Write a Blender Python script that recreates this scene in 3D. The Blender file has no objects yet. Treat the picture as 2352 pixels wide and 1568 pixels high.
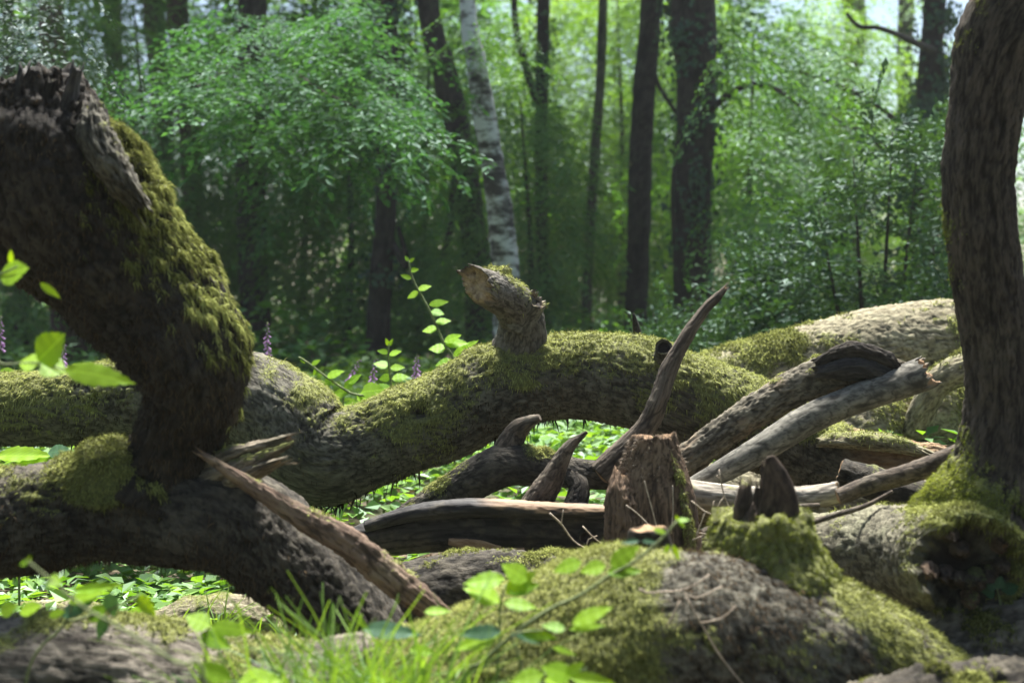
import bpy, math, random
import numpy as np
from mathutils import Vector, Matrix

# ------------------------------------------------------------------ camera
scene = bpy.context.scene
F = 3267.0; CU, CV = 1176.0, 784.0; CAMZ = 1.25
PITCH = math.atan((CV - 640.0) / F)
cam = bpy.data.cameras.new('camera'); camo = bpy.data.objects.new('camera', cam)
scene.collection.objects.link(camo); scene.camera = camo
cam.sensor_width = 36.0; cam.lens = 50.0
camo.location = (0, 0, CAMZ); camo.rotation_euler = (math.pi / 2 - PITCH, 0, 0)
cam.clip_start = 0.05; cam.clip_end = 600
cam.dof.use_dof = True; cam.dof.focus_distance = 5.6; cam.dof.aperture_fstop = 2.2

# ------------------------------------------------------------------ world, sun, exposure
SUN_EL, SUN_AZ = math.radians(66), math.radians(8)      # azimuth from +Y towards +X
world = bpy.data.worlds.new('World'); scene.world = world; world.use_nodes = True
wn = world.node_tree.nodes; wl = world.node_tree.links
sky = wn.new('ShaderNodeTexSky'); sky.sky_type = 'NISHITA'; sky.sun_disc = False
sky.sun_elevation = SUN_EL; sky.sun_rotation = SUN_AZ
sky.air_density = 1.0; sky.dust_density = 1.5; sky.ozone_density = 1.0
wl.new(sky.outputs[0], wn['Background'].inputs[0]); wn['Background'].inputs[1].default_value = 0.056
sl = bpy.data.lights.new('sun', 'SUN'); sl.energy = 5.0; sl.angle = math.radians(14.0); sl.color = (1.0, 0.975, 0.92)
so = bpy.data.objects.new('sun', sl); scene.collection.objects.link(so)
sd = Vector((math.cos(SUN_EL) * math.sin(SUN_AZ), math.cos(SUN_EL) * math.cos(SUN_AZ), math.sin(SUN_EL)))
so.rotation_euler = sd.to_track_quat('Z', 'Y').to_euler(); so.location = sd * 60
scene.view_settings.view_transform = 'Standard'; scene.view_settings.look = 'None'
scene.view_settings.exposure = 1.85; scene.view_settings.gamma = 1.0
scene.view_settings.use_curve_mapping = False
cy = scene.cycles; HAZE = 0.0008
cy.max_bounces = 7; cy.diffuse_bounces = 3; cy.glossy_bounces = 2; cy.transmission_bounces = 4
cy.use_denoising = True; cy.caustics_reflective = False; cy.caustics_refractive = False

# ------------------------------------------------------------------ numpy helpers
rng = np.random.default_rng(7)
def P(u, v, d):
    sp, cp = math.sin(PITCH), math.cos(PITCH)
    x = (u - CU) / F; y = (CV - v) / F
    D = np.array([x, cp + y * sp, -sp + y * cp])
    return D * (d / D[1]) + np.array([0, 0, CAMZ])
def _h(ix, iy, iz, seed):
    h = (ix * 374761393 + iy * 668265263 + iz * 2147483647 + seed * 1274126177) & 0xffffffff
    h = ((h ^ (h >> 13)) * 1274126177) & 0xffffffff
    h = ((h ^ (h >> 16)) * 2246822519) & 0xffffffff
    return ((h ^ (h >> 15)) & 0xffff) / 65535.0
def vnoise(p, seed=0):
    p = np.asarray(p, float); f0 = np.floor(p); t = p - f0; i = f0.astype(np.int64)
    t = t * t * t * (t * (t * 6 - 15) + 10)
    x, y, z = i[:, 0], i[:, 1], i[:, 2]; a, b, c = t[:, 0], t[:, 1], t[:, 2]
    def L(u, v, w): return u + (v - u) * w
    r = L(L(L(_h(x, y, z, seed), _h(x + 1, y, z, seed), a), L(_h(x, y + 1, z, seed), _h(x + 1, y + 1, z, seed), a), b),
          L(L(_h(x, y, z + 1, seed), _h(x + 1, y, z + 1, seed), a), L(_h(x, y + 1, z + 1, seed), _h(x + 1, y + 1, z + 1, seed), a), b), c)
    return r * 2 - 1
def fbm(p, o=3, seed=0):
    r = 0; a = 1.0; s = 0
    for k in range(o):
        r = r + a * vnoise(p * (2.03 ** k) + 17.3 * k, seed + k); s += a; a *= 0.5
    return r / s
def sstep(a, b, x):
    t = np.clip((x - a) / (b - a), 0, 1); return t * t * (3 - 2 * t)
def nrm(a): return a / np.maximum(np.linalg.norm(a, axis=-1, keepdims=True), 1e-9)

def mesh_np(name, V, faces, attrs=None, smooth=True):
    """faces: list of int arrays (n,3) or (n,4)"""
    me = bpy.data.meshes.new(name)
    V = np.asarray(V, np.float32)
    me.vertices.add(len(V)); me.vertices.foreach_set('co', V.ravel())
    idx = np.concatenate([f.ravel() for f in faces]).astype(np.int32)
    tot = np.concatenate([np.full(len(f), f.shape[1], np.int32) for f in faces])
    st = np.concatenate([[0], np.cumsum(tot)[:-1]]).astype(np.int32)
    me.loops.add(len(idx)); me.loops.foreach_set('vertex_index', idx)
    me.polygons.add(len(tot)); me.polygons.foreach_set('loop_start', st); me.polygons.foreach_set('loop_total', tot)
    me.polygons.foreach_set('use_smooth', np.full(len(tot), smooth, bool))
    me.update(calc_edges=True)
    for k, a in (attrs or {}).items():
        a = np.asarray(a, np.float32)
        if a.ndim == 2:
            at = me.attributes.new(k, 'FLOAT_VECTOR', 'POINT'); at.data.foreach_set('vector', a.ravel())
        else:
            at = me.attributes.new(k, 'FLOAT', 'POINT'); at.data.foreach_set('value', a)
    return me
def thing(name, label, cat, loc=(0, 0, 0), group=None):
    o = bpy.data.objects.new(name, None); scene.collection.objects.link(o)
    o.empty_display_size = 0.05
    o.location = loc; o['label'] = label; o['category'] = cat
    if group: o['group'] = group
    return o
def part(name, me, mat, parent=None, kind=None, offset=True):
    o = bpy.data.objects.new(name, me); scene.collection.objects.link(o)
    if not me.materials: me.materials.append(mat)
    if parent is not None:
        o.parent = parent
        if offset: o.location = -Vector(parent.location)
    if kind: o['kind'] = kind
    return o

# ------------------------------------------------------------------ materials
def newmat(name):
    m = bpy.data.materials.new(name); m.use_nodes = True
    n = m.node_tree.nodes; l = m.node_tree.links; n.clear()
    out = n.new('ShaderNodeOutputMaterial'); return m, n, l, out
def ramp(n, cols):
    r = n.new('ShaderNodeValToRGB'); e = r.color_ramp.elements
    while len(e) < len(cols): e.new(0.5)
    for k, (p, c) in enumerate(cols): e[k].position = p; e[k].color = (*c, 1)
    return r
def attr(n, name):
    a = n.new('ShaderNodeAttribute'); a.attribute_name = name; return a
def mixc(n, l, f, a, b):
    m = n.new('ShaderNodeMix'); m.data_type = 'RGBA'
    for s, v in ((0, f), (6, a), (7, b)):
        if hasattr(v, 'links'): l.new(v, m.inputs[s])
        else: m.inputs[s].default_value = v if s == 0 else (*v, 1)
    return m.outputs[2]
def math_(n, l, op, a, b=0.0, c=None):
    m = n.new('ShaderNodeMath'); m.operation = op
    for s, v in ((0, a), (1, b), (2, c)):
        if v is None: continue
        if hasattr(v, 'links'): l.new(v, m.inputs[s])
        else: m.inputs[s].default_value = v
    return m.outputs[0]
def noise(n, l, vec, scale, detail=4, rough=0.6):
    t = n.new('ShaderNodeTexNoise'); t.inputs['Scale'].default_value = scale
    t.inputs['Detail'].default_value = detail; t.inputs['Roughness'].default_value = rough
    l.new(vec, t.inputs['Vector']); return t.outputs[0]
MOSS1, MOSS2 = (0.055, 0.058, 0.022), (0.27, 0.285, 0.09)
def bark_mat(name, c1, c2, moss1=MOSS1, moss2=MOSS2, wood1=(0.20, 0.115, 0.06), wood2=(0.46, 0.31, 0.18), lich=(0.30, 0.29, 0.22), lichw=0.35, rough=0.9, bump=1.0):
    m, n, l, out = newmat(name)
    b = n.new('ShaderNodeBsdfPrincipled'); l.new(b.outputs[0], out.inputs[0])
    g = attr(n, 'grain').outputs['Vector']; geo = n.new('ShaderNodeTexCoord').outputs['Object']
    n1 = noise(n, l, g, 45, 6, 0.65); n2 = noise(n, l, geo, 7, 4); n3 = noise(n, l, g, 160, 4, 0.7); n4 = noise(n, l, geo, 60, 5, 0.7)
    cr = ramp(n, [(0.32, c1), (0.68, c2)]); l.new(n1, cr.inputs[0])
    lr = ramp(n, [(0.52, (0, 0, 0)), (0.66, (1, 1, 1))]); l.new(n2, lr.inputs[0])
    col = mixc(n, l, math_(n, l, 'MULTIPLY', lr.outputs[0], lichw), cr.outputs[0], lich)
    # crevices are tinted darker, masked by the bark relief attribute
    cv = attr(n, 'crack').outputs['Fac']
    col = mixc(n, l, math_(n, l, 'MULTIPLY', cv, 0.75), col, tuple(x * 0.25 for x in c1))
    wr = ramp(n, [(0.3, wood1), (0.7, wood2)]); l.new(n1, wr.inputs[0])
    col = mixc(n, l, attr(n, 'wood').outputs['Fac'], col, wr.outputs[0])
    mr = ramp(n, [(0.3, moss1), (0.72, moss2)]); l.new(n4, mr.inputs[0])
    mf = math_(n, l, 'ADD', attr(n, 'moss').outputs['Fac'], math_(n, l, 'MULTIPLY', math_(n, l, 'SUBTRACT', n4, 0.5), 1.2))
    ms = n.new('ShaderNodeMapRange'); ms.inputs[1].default_value = 0.35; ms.inputs[2].default_value = 0.65; l.new(mf, ms.inputs[0])
    col = mixc(n, l, ms.outputs[0], col, mr.outputs[0])
    col = mixc(n, l, attr(n, 'rot').outputs['Fac'], col, (0.016, 0.011, 0.008))
    l.new(col, b.inputs['Base Color']); b.inputs['Roughness'].default_value = rough
    b.inputs['Specular IOR Level'].default_value = 0.25
    h = math_(n, l, 'ADD', math_(n, l, 'MULTIPLY', n1, 1.0), math_(n, l, 'MULTIPLY', n3, 0.5))
    h = math_(n, l, 'ADD', h, math_(n, l, 'MULTIPLY', n4, 0.5))
    bp = n.new('ShaderNodeBump'); bp.inputs['Strength'].default_value = 0.9 * min(1, bump); bp.inputs['Distance'].default_value = 0.012 * bump
    l.new(h, bp.inputs['Height']); l.new(bp.outputs[0], b.inputs['Normal'])
    return m
def leaf_mat(name, c1, c2, trans=0.45, tint=(1.25, 1.2, 0.35), gloss=0.035, grough=0.5, veins=False):
    m, n, l, out = newmat(name)
    r = attr(n, 'rnd').outputs['Fac']
    cr = ramp(n, [(0.0, c1), (1.0, c2)]); l.new(r, cr.inputs[0]); col = cr.outputs[0]
    if veins:
        lu = attr(n, 'luv').outputs['Vector']; sx = n.new('ShaderNodeSeparateXYZ'); l.new(lu, sx.inputs[0])
        ay = math_(n, l, 'ABSOLUTE', sx.outputs[1])
        w = math_(n, l, 'SINE', math_(n, l, 'MULTIPLY', math_(n, l, 'SUBTRACT', sx.outputs[0], math_(n, l, 'MULTIPLY', ay, 0.75)), 60.0))
        side = math_(n, l, 'GREATER_THAN', w, 0.93)
        mid = math_(n, l, 'LESS_THAN', ay, 0.012)
        v = math_(n, l, 'MAXIMUM', math_(n, l, 'MULTIPLY', side, 0.35), math_(n, l, 'MULTIPLY', mid, 0.7))
        col = mixc(n, l, v, col, tuple(min(1, x * 1.9 + 0.03) for x in c2))
        bl = noise(n, l, lu, 14, 4); col = mixc(n, l, math_(n, l, 'MULTIPLY', bl, 0.35), col, tuple(x * 0.7 for x in c1))
    d = n.new('ShaderNodeBsdfDiffuse'); l.new(col, d.inputs[0])
    t = n.new('ShaderNodeBsdfTranslucent')
    tm = n.new('ShaderNodeMix'); tm.data_type = 'RGBA'; tm.blend_type = 'MULTIPLY'; tm.inputs[0].default_value = 1
    l.new(col, tm.inputs[6]); tm.inputs[7].default_value = (*tint, 1); l.new(tm.outputs[2], t.inputs[0])
    mx = n.new('ShaderNodeMixShader'); mx.inputs[0].default_value = trans; l.new(d.outputs[0], mx.inputs[1]); l.new(t.outputs[0], mx.inputs[2])
    gl = n.new('ShaderNodeBsdfGlossy'); gl.inputs['Roughness'].default_value = grough; gl.inputs['Color'].default_value = (0.85, 0.95, 1.0, 1)
    m2 = n.new('ShaderNodeMixShader'); m2.inputs[0].default_value = gloss
    l.new(mx.outputs[0], m2.inputs[1]); l.new(gl.outputs[0], m2.inputs[2]); l.new(m2.outputs[0], out.inputs[0])
    return m
def moss_mat(name, c1, c2, c3, trans=0.35):
    m, n, l, out = newmat(name)
    cr = ramp(n, [(0.0, c1), (0.55, c2), (1.0, c3)]); l.new(attr(n, 'rnd').outputs['Fac'], cr.inputs[0])
    d = n.new('ShaderNodeBsdfDiffuse'); t = n.new('ShaderNodeBsdfTranslucent'); l.new(cr.outputs[0], d.inputs[0]); l.new(cr.outputs[0], t.inputs[0])
    mx = n.new('ShaderNodeMixShader'); mx.inputs[0].default_value = trans
    l.new(d.outputs[0], mx.inputs[1]); l.new(t.outputs[0], mx.inputs[2]); l.new(mx.outputs[0], out.inputs[0]); return m
def plain_mat(name, c1, c2, scale=20, rough=0.85, attrname=None):
    m, n, l, out = newmat(name)
    b = n.new('ShaderNodeBsdfPrincipled'); l.new(b.outputs[0], out.inputs[0])
    t = noise(n, l, n.new('ShaderNodeTexCoord').outputs['Object'], scale, 5)
    cr = ramp(n, [(0.35, c1), (0.65, c2)]); l.new(t, cr.inputs[0]); l.new(cr.outputs[0], b.inputs['Base Color'])
    b.inputs['Roughness'].default_value = rough
    bp = n.new('ShaderNodeBump'); bp.inputs['Strength'].default_value = 0.5; bp.inputs['Distance'].default_value = 0.01
    l.new(t, bp.inputs['Height']); l.new(bp.outputs[0], b.inputs['Normal']); return m

M = {}
M['bark'] = bark_mat('mossy_bark', (0.032, 0.028, 0.021), (0.195, 0.18, 0.135))
M['dark_bark'] = bark_mat('dark_wet_bark', (0.013, 0.011, 0.009), (0.072, 0.06, 0.047), lich=(0.13, 0.11, 0.08), lichw=0.3)
M['pale_bark'] = bark_mat('pale_weathered_bark', (0.12, 0.10, 0.06), (0.40, 0.36, 0.235), lich=(0.42, 0.40, 0.25), lichw=0.5)
M['smooth_bark'] = bark_mat('smooth_grey_bark', (0.09, 0.085, 0.07), (0.24, 0.225, 0.185), lich=(0.05, 0.045, 0.04), lichw=0.6, bump=0.35)
M['char'] = bark_mat('blackened_wood', (0.014, 0.013, 0.013), (0.075, 0.068, 0.06), lich=(0.20, 0.165, 0.11), lichw=0.5, rough=0.65, bump=0.5)
M['rot_wood'] = bark_mat('crumbling_red_wood', (0.065, 0.042, 0.027), (0.27, 0.18, 0.115), lich=(0.30, 0.22, 0.15), lichw=0.5)
M['red_wood'] = bark_mat('splintered_red_wood', (0.10, 0.064, 0.045), (0.28, 0.195, 0.14), lich=(0.36, 0.29, 0.19), lichw=0.4)
M['grey_wood'] = bark_mat('grey_splintered_wood', (0.13, 0.105, 0.075), (0.36, 0.31, 0.23), lichw=0.3)
M['moss'] = moss_mat('moss_fronds', (0.055, 0.06, 0.02), (0.235, 0.25, 0.068), (0.49, 0.52, 0.18))
M['moss_green'] = moss_mat('green_moss_fronds', (0.045, 0.06, 0.012), (0.19, 0.22, 0.03), (0.36, 0.40, 0.07))
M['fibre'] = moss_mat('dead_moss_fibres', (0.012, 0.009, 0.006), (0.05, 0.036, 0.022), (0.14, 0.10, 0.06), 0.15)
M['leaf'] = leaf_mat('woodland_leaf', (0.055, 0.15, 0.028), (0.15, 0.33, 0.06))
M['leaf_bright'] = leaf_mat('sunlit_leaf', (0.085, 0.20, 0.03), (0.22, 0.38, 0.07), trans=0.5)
M['leaf_blue'] = leaf_mat('beech_leaf', (0.03, 0.095, 0.036), (0.085, 0.19, 0.07), tint=(1.1, 1.2, 0.5), gloss=0.015, grough=0.5)
M['holly'] = leaf_mat('holly_leaf', (0.018, 0.05, 0.022), (0.06, 0.13, 0.045), trans=0.22, gloss=0.025, grough=0.5)
M['bramble'] = leaf_mat('bramble_leaf', (0.15, 0.31, 0.014), (0.34, 0.53, 0.03), trans=0.5, tint=(1.6, 1.4, 0.2), gloss=0.012, grough=0.5, veins=True)
M['bramble_dull'] = leaf_mat('bramble_old_leaf', (0.04, 0.10, 0.045), (0.06, 0.14, 0.055), trans=0.3, gloss=0.02, grough=0.55, veins=True)
M['grass'] = leaf_mat('grass_blade', (0.06, 0.14, 0.03), (0.26, 0.42, 0.07), trans=0.5, gloss=0.02)
M['stem'] = plain_mat('green_stem', (0.09, 0.12, 0.04), (0.22, 0.25, 0.11), 60)
M['twig'] = plain_mat('pale_twig', (0.22, 0.17, 0.12), (0.48, 0.40, 0.30), 60)
M['shade_leaf'] = leaf_mat('shade_darkened_leaf', (0.010, 0.028, 0.012), (0.03, 0.06, 0.03), trans=.2, gloss=.03)  # shade on the upper left foliage put into a darker leaf colour
M['ivy'] = leaf_mat('ivy_leaf', (0.016, 0.05, 0.018), (0.055, 0.12, 0.04), trans=.25, gloss=.04)
M['petal'] = leaf_mat('foxglove_petal', (0.30, 0.15, 0.34), (0.52, 0.33, 0.55), trans=0.4, tint=(1.1, 0.9, 1.1), gloss=0.02)
M['mid_bark'] = bark_mat('shaggy_brown_bark', (0.015, 0.013, 0.010), (0.115, 0.10, 0.077), lich=(0.25, 0.22, 0.16), lichw=0.4, bump=1.2)
M['mid_pale'] = bark_mat('flaky_grey_brown_bark', (0.045, 0.036, 0.028), (0.25, 0.22, 0.172), lich=(0.33, 0.29, 0.23), lichw=.45, bump=1.2)
M['rot_dark'] = bark_mat('dark_rotten_wood', (0.03, 0.02, 0.014), (0.12, 0.085, 0.06), lich=(.16, .14, .1), lichw=.3, bump=.6)
M['trunk_brown'] = bark_mat('ridged_brown_bark', (0.026, 0.021, 0.016), (0.13, 0.105, 0.08), lich=(.14, .12, .08), lichw=.3, bump=1.3)
M['grey_bark'] = bark_mat('lichened_grey_bark', (0.06, 0.05, 0.035), (0.23, 0.205, 0.15), lich=(0.30, .20, .12), lichw=.45, bump=.6)
M['dead_branch'] = bark_mat('dead_brown_branch', (0.04, 0.03, 0.022), (0.17, 0.135, 0.10), lichw=.2, bump=.7)
M['whitish'] = bark_mat('bleached_wood', (0.20, 0.175, 0.14), (0.50, 0.45, 0.37), lich=(.12, .10, .07), lichw=.4, bump=.5)
M['rootbark'] = bark_mat('mossy_grey_root_bark', (0.07, 0.062, 0.042), (0.26, 0.24, 0.165), lich=(0.30, 0.30, 0.19), lichw=.5)
M['stub_bark'] = bark_mat('grey_stub_bark', (0.06, 0.052, 0.042), (0.22, 0.20, 0.165), wood1=(0.13, 0.09, 0.055), wood2=(0.52, 0.41, 0.28), lich=(0.05, 0.045, 0.04), lichw=0.5, bump=0.5)
M['twigfibre'] = moss_mat('frayed_pale_fibres', (0.08, 0.06, 0.045), (0.26, 0.21, 0.16), (0.45, 0.38, 0.30), .2)

# ------------------------------------------------------------------ swept wood
def catmull(C, pitch):
    C = np.asarray(C, float); n = len(C)
    ext = np.vstack([2 * C[0] - C[1], C, 2 * C[-1] - C[-2]])
    out = []
    for i in range(n - 1):
        p0, p1, p2, p3 = ext[i:i + 4]; t = np.linspace(0, 1, 24, endpoint=False)[:, None]
        out.append(0.5 * (2 * p1 + (p2 - p0) * t + (2 * p0 - 5 * p1 + 4 * p2 - p3) * t ** 2 + (3 * p1 - p0 - 3 * p2 + p3) * t ** 3))
    out = np.vstack(out + [C[-1:]])
    L = np.concatenate([[0], np.cumsum(np.linalg.norm(np.diff(out[:, :3], axis=0), axis=1))])
    m = max(4, int(L[-1] / pitch)); s = np.linspace(0, L[-1], m + 1)
    return np.stack([np.interp(s, L, out[:, k]) for k in range(out.shape[1])], 1), s
def frames(C):
    T = nrm(np.gradient(C, axis=0)); n = len(C); A = np.zeros((n, 3)); B = np.zeros((n, 3))
    ref = np.array([0, 0, 1.0]) if abs(T[0, 2]) < 0.8 else np.array([0, -1.0, 0])
    a = nrm(ref - T[0] * ref.dot(T[0]))
    for i in range(n):
        a = a - T[i] * a.dot(T[i]); a /= np.linalg.norm(a); A[i] = a; B[i] = np.cross(T[i], a)
    return T, A, B
def sweep(CR, seg=None, pitch=0.01, lump=0.10, lumpf=4.0, bark=0.010, barkf=9.0, stretch=0.42, ridge=0.6, jag=(0, 0), hollow=(0, 0), flat=(1, 1),
          capwood=(1, 1), seed=0, flatroll=0.0, slant=0.0):
    """tube along CR (x,y,z,r); returns dict of arrays"""
    S, s = catmull(CR, pitch); C = S[:, :3]; R = np.maximum(S[:, 3], 0.002)
    T, A, B = frames(C)
    if seg is None: seg = int(np.clip(2 * math.pi * R.max() / pitch, 10, 260))
    m = len(C); th = np.linspace(0, 2 * math.pi, seg, endpoint=False)
    TH, SS = np.meshgrid(th, s); RR = np.repeat(R[:, None], seg, 1)
    ca, sa = np.cos(TH + flatroll) * flat[0], np.sin(TH + flatroll) * flat[1]
    if flatroll: ca, sa = ca * math.cos(flatroll) + sa * math.sin(flatroll), -ca * math.sin(flatroll) + sa * math.cos(flatroll)
    dirv = ca[..., None] * A[:, None, :] + sa[..., None] * B[:, None, :]
    base = C[:, None, :] + dirv * RR[..., None]
    q = np.stack([np.cos(TH) * RR, np.sin(TH) * RR, SS], -1).reshape(-1, 3)
    g = q * np.array([1, 1, stretch])
    lo = fbm(base.reshape(-1, 3) * lumpf, 2, seed) * lump
    f = barkf / max(0.06, 1)
    n1 = fbm(g * f * 6.5 + fbm(q * 6, 2, seed + 5)[:, None] * 0.9, 4, seed + 11)
    fis = fbm(g * f * 4.5 + fbm(q * 14, 2, seed + 6)[:, None] * 0.35, 2, seed + 13)
    crack = np.maximum(sstep(0.16, 0.02, np.abs(fis)), 0.7 * sstep(0.10, 0.02, np.abs(n1)))   # narrow fissures
    fl = fbm(q * np.array([1, 1, .55]) * 26 + fbm(q * 50, 2, seed + 8)[:, None] * .3, 2, seed + 17) * 2.6; saw = fl - np.floor(fl) - .5   # flaky steps
    n2 = fbm(q * np.array([1, 1, .7]) * 95, 2, seed + 3)
    disp = (lo * RR.ravel() + bark * (-crack * ridge + n1 * 0.5 + 0.55 * saw + 0.5 * n2) * np.minimum(1, RR.ravel() / 0.06)).reshape(m, seg)
    Vt = base + nrm(dirv) * disp[..., None]
    # jagged ends
    for e, (j, sg) in enumerate(((jag[0], -1), (jag[1], 1))):
        if j:
            dist = s if e == 0 else s[-1] - s
            w = np.clip(1 - dist / max(0.02, j * 2.2), 0, 1) ** 1.2
            jn = vnoise(np.stack([np.cos(th) * 2.3, np.sin(th) * 2.3, th * 0], 1), seed + 31 + e) + 0.7 * vnoise(np.stack([np.cos(th) * 8, np.sin(th) * 8, th * 0 + 3], 1), seed + 37 + e)
            Vt += T[:, None, :] * (w[:, None] * jn[None, :] * j * sg)[..., None]
    if slant:                                        # oblique break at the far end
        w = np.clip(1 - (s[-1] - s) / .16, 0, 1) ** 1.3; Vt += T[:, None, :] * (w[:, None] * (Vt - C[:, None, :])[..., 2] * slant)[..., None]
    V = [Vt.reshape(-1, 3)]; G = [g]; CK = [crack]; W = [np.zeros(m * seg)]; RT = [np.zeros(m * seg)]
    i = np.arange(m - 1)[:, None] * seg; k = np.arange(seg)[None, :]; k2 = (k + 1) % seg
    Fq = [np.stack([i + k, i + k2, i + seg + k2, i + seg + k], -1).reshape(-1, 4)]; Ft = []
    off = m * seg
    for e in (0, 1):
        ring = Vt[0] if e == 0 else Vt[-1]; cen = ring.mean(0); tdir = -T[0] if e == 0 else T[-1]; r0 = R[0] if e == 0 else R[-1]
        prev = (np.arange(seg) if e == 0 else (m - 1) * seg + np.arange(seg))
        fr = (0.86, 0.7, 0.5, 0.3, 0.12)
        for fi in fr:
            proj = ((ring - cen) @ tdir)[:, None] * tdir; pr = cen + (ring - cen - proj) * fi + proj * fi ** 5
            jn = vnoise(np.stack([pr[:, 0], pr[:, 1], pr[:, 2]], 1) * 40, seed + 51 + e) * (0.012 + 0.25 * (jag[e])) * min(1, r0 / 0.05)
            pr = pr + tdir * (jn - hollow[e] * (1 - fi) ** 0.5)[:, None]
            V.append(pr); n_ = len(pr)
            G.append(np.stack([pr[:, 0], pr[:, 1], pr[:, 2]], 1)); CK.append(np.zeros(seg))
            W.append(np.full(seg, capwood[e])); RT.append(np.full(seg, 1.0 if hollow[e] and fi < 0.8 else 0.0))
            cur = off + np.arange(seg); a, b = prev, np.roll(prev, -1); c, d = np.roll(cur, -1), cur
            q4 = np.stack([a, b, c, d], -1); Fq.append(q4[:, ::-1] if e == 0 else q4)
            prev = cur; off += seg
        V.append(V[-1].mean(0)[None]); G.append(G[-1][:1]); CK.append(np.zeros(1)); W.append(np.full(1, capwood[e])); RT.append(np.full(1, 1.0 if hollow[e] else 0.0))
        t3 = np.stack([prev, np.roll(prev, -1), np.full(seg, off)], -1); Ft.append(t3[:, ::-1] if e == 0 else t3); off += 1
    V = np.vstack(V); D = dict(V=V, Fq=np.vstack(Fq), Ft=np.vstack(Ft), grain=np.vstack(G), crack=np.concatenate(CK), wood=np.concatenate(W), rot=np.concatenate(RT), m=m, seg=seg)
    N = np.zeros_like(V)
    fq = D['Fq']; fn = np.cross(V[fq[:, 2]] - V[fq[:, 0]], V[fq[:, 3]] - V[fq[:, 1]])
    for c in range(4): np.add.at(N, fq[:, c], fn)
    N = nrm(N)
    rad = np.vstack([V[:m * seg].reshape(m, seg, 3) - C[:, None, :]]).reshape(-1, 3)
    if (np.einsum('ij,ij->i', N[:m * seg], rad)).mean() < 0: N = -N; D['Fq'] = D['Fq'][:, ::-1]; D['Ft'] = D['Ft'][:, ::-1]
    D['N'] = N; D['moss'] = np.zeros(len(V)); return D
def moss_mask(D, bias, up=0.6, nf=3.0, namp=1.1, seed=0, extra=None):
    V, N = D['V'], D['N']
    m = N[:, 2] * up + fbm(V * nf, 3, seed + 70) * namp + 0.45 * fbm(V * nf * 5, 2, seed + 75) + bias
    if extra is not None: m = m + extra(V, N)
    D['moss'] = np.clip(m, 0, 1) * (1 - 0.85 * D['wood']) * (1 - D['rot'])
    cush = sstep(.35, .8, D['moss']) * (.004 + .010 * np.clip(fbm(V * 22, 2, seed + 77) + .3, 0, 1))      # moss cushions stand proud
    D['V'] = V + N * cush[:, None]
def wood_mesh(name, D):
    return mesh_np(name, D['V'], [D['Fq'], D['Ft']], dict(moss=D['moss'], wood=D['wood'], crack=D['crack'], grain=D['grain'], rot=D['rot']))
def blades(p, n, L, w, hang=0.9, lift=0.8, seed=0, rnd=None):
    r = np.random.default_rng(seed); k = len(p)
    g = np.array([0, 0, -1.0]); gt = g - n * (n @ g)[:, None]
    d0 = nrm(n * lift + gt * hang + r.normal(0, 0.45, (k, 3)))
    L = (L * r.uniform(0.5, 1.4, k))[:, None]; w = (w * r.uniform(0.7, 1.3, k))[:, None]
    p0 = p - n * 0.004; p1 = p0 + d0 * L * 0.5; p2 = p1 + nrm(d0 + g * hang * 0.9 + r.normal(0, 0.25, (k, 3))) * L * 0.55
    sd_ = nrm(np.cross(d0, r.normal(0, 1, (k, 3)))) * w * 0.5
    V = np.stack([p0 - sd_, p0 + sd_, p1 + sd_ * 0.8, p1 - sd_ * 0.8, p2], 1).reshape(-1, 3)
    b = np.arange(k)[:, None] * 5
    if rnd is None: rnd = r.uniform(0, 1, k)
    return V, b + np.array([[0, 1, 2, 3]]), b + np.array([[3, 2, 4]]), np.repeat(rnd, 5)
def scatter(D, weight, count, seed=0):
    r = np.random.default_rng(seed); V, N, f = D['V'], D['N'], D['Fq']
    a = V[f]; ar = np.linalg.norm(np.cross(a[:, 2] - a[:, 0], a[:, 3] - a[:, 1]), axis=1) * 0.5
    wf = ar * weight[f].mean(1); tot = wf.sum()
    if tot <= 0: return None
    idx = r.choice(len(f), count, p=wf / tot); uv = r.uniform(0, 1, (count, 2))
    q = a[idx]; p = (q[:, 0] * (1 - uv[:, :1]) + q[:, 1] * uv[:, :1]) * (1 - uv[:, 1:]) + (q[:, 3] * (1 - uv[:, :1]) + q[:, 2] * uv[:, :1]) * uv[:, 1:]
    return p, nrm(N[f[idx]].mean(1)), weight[f[idx]].mean(1)
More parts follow.
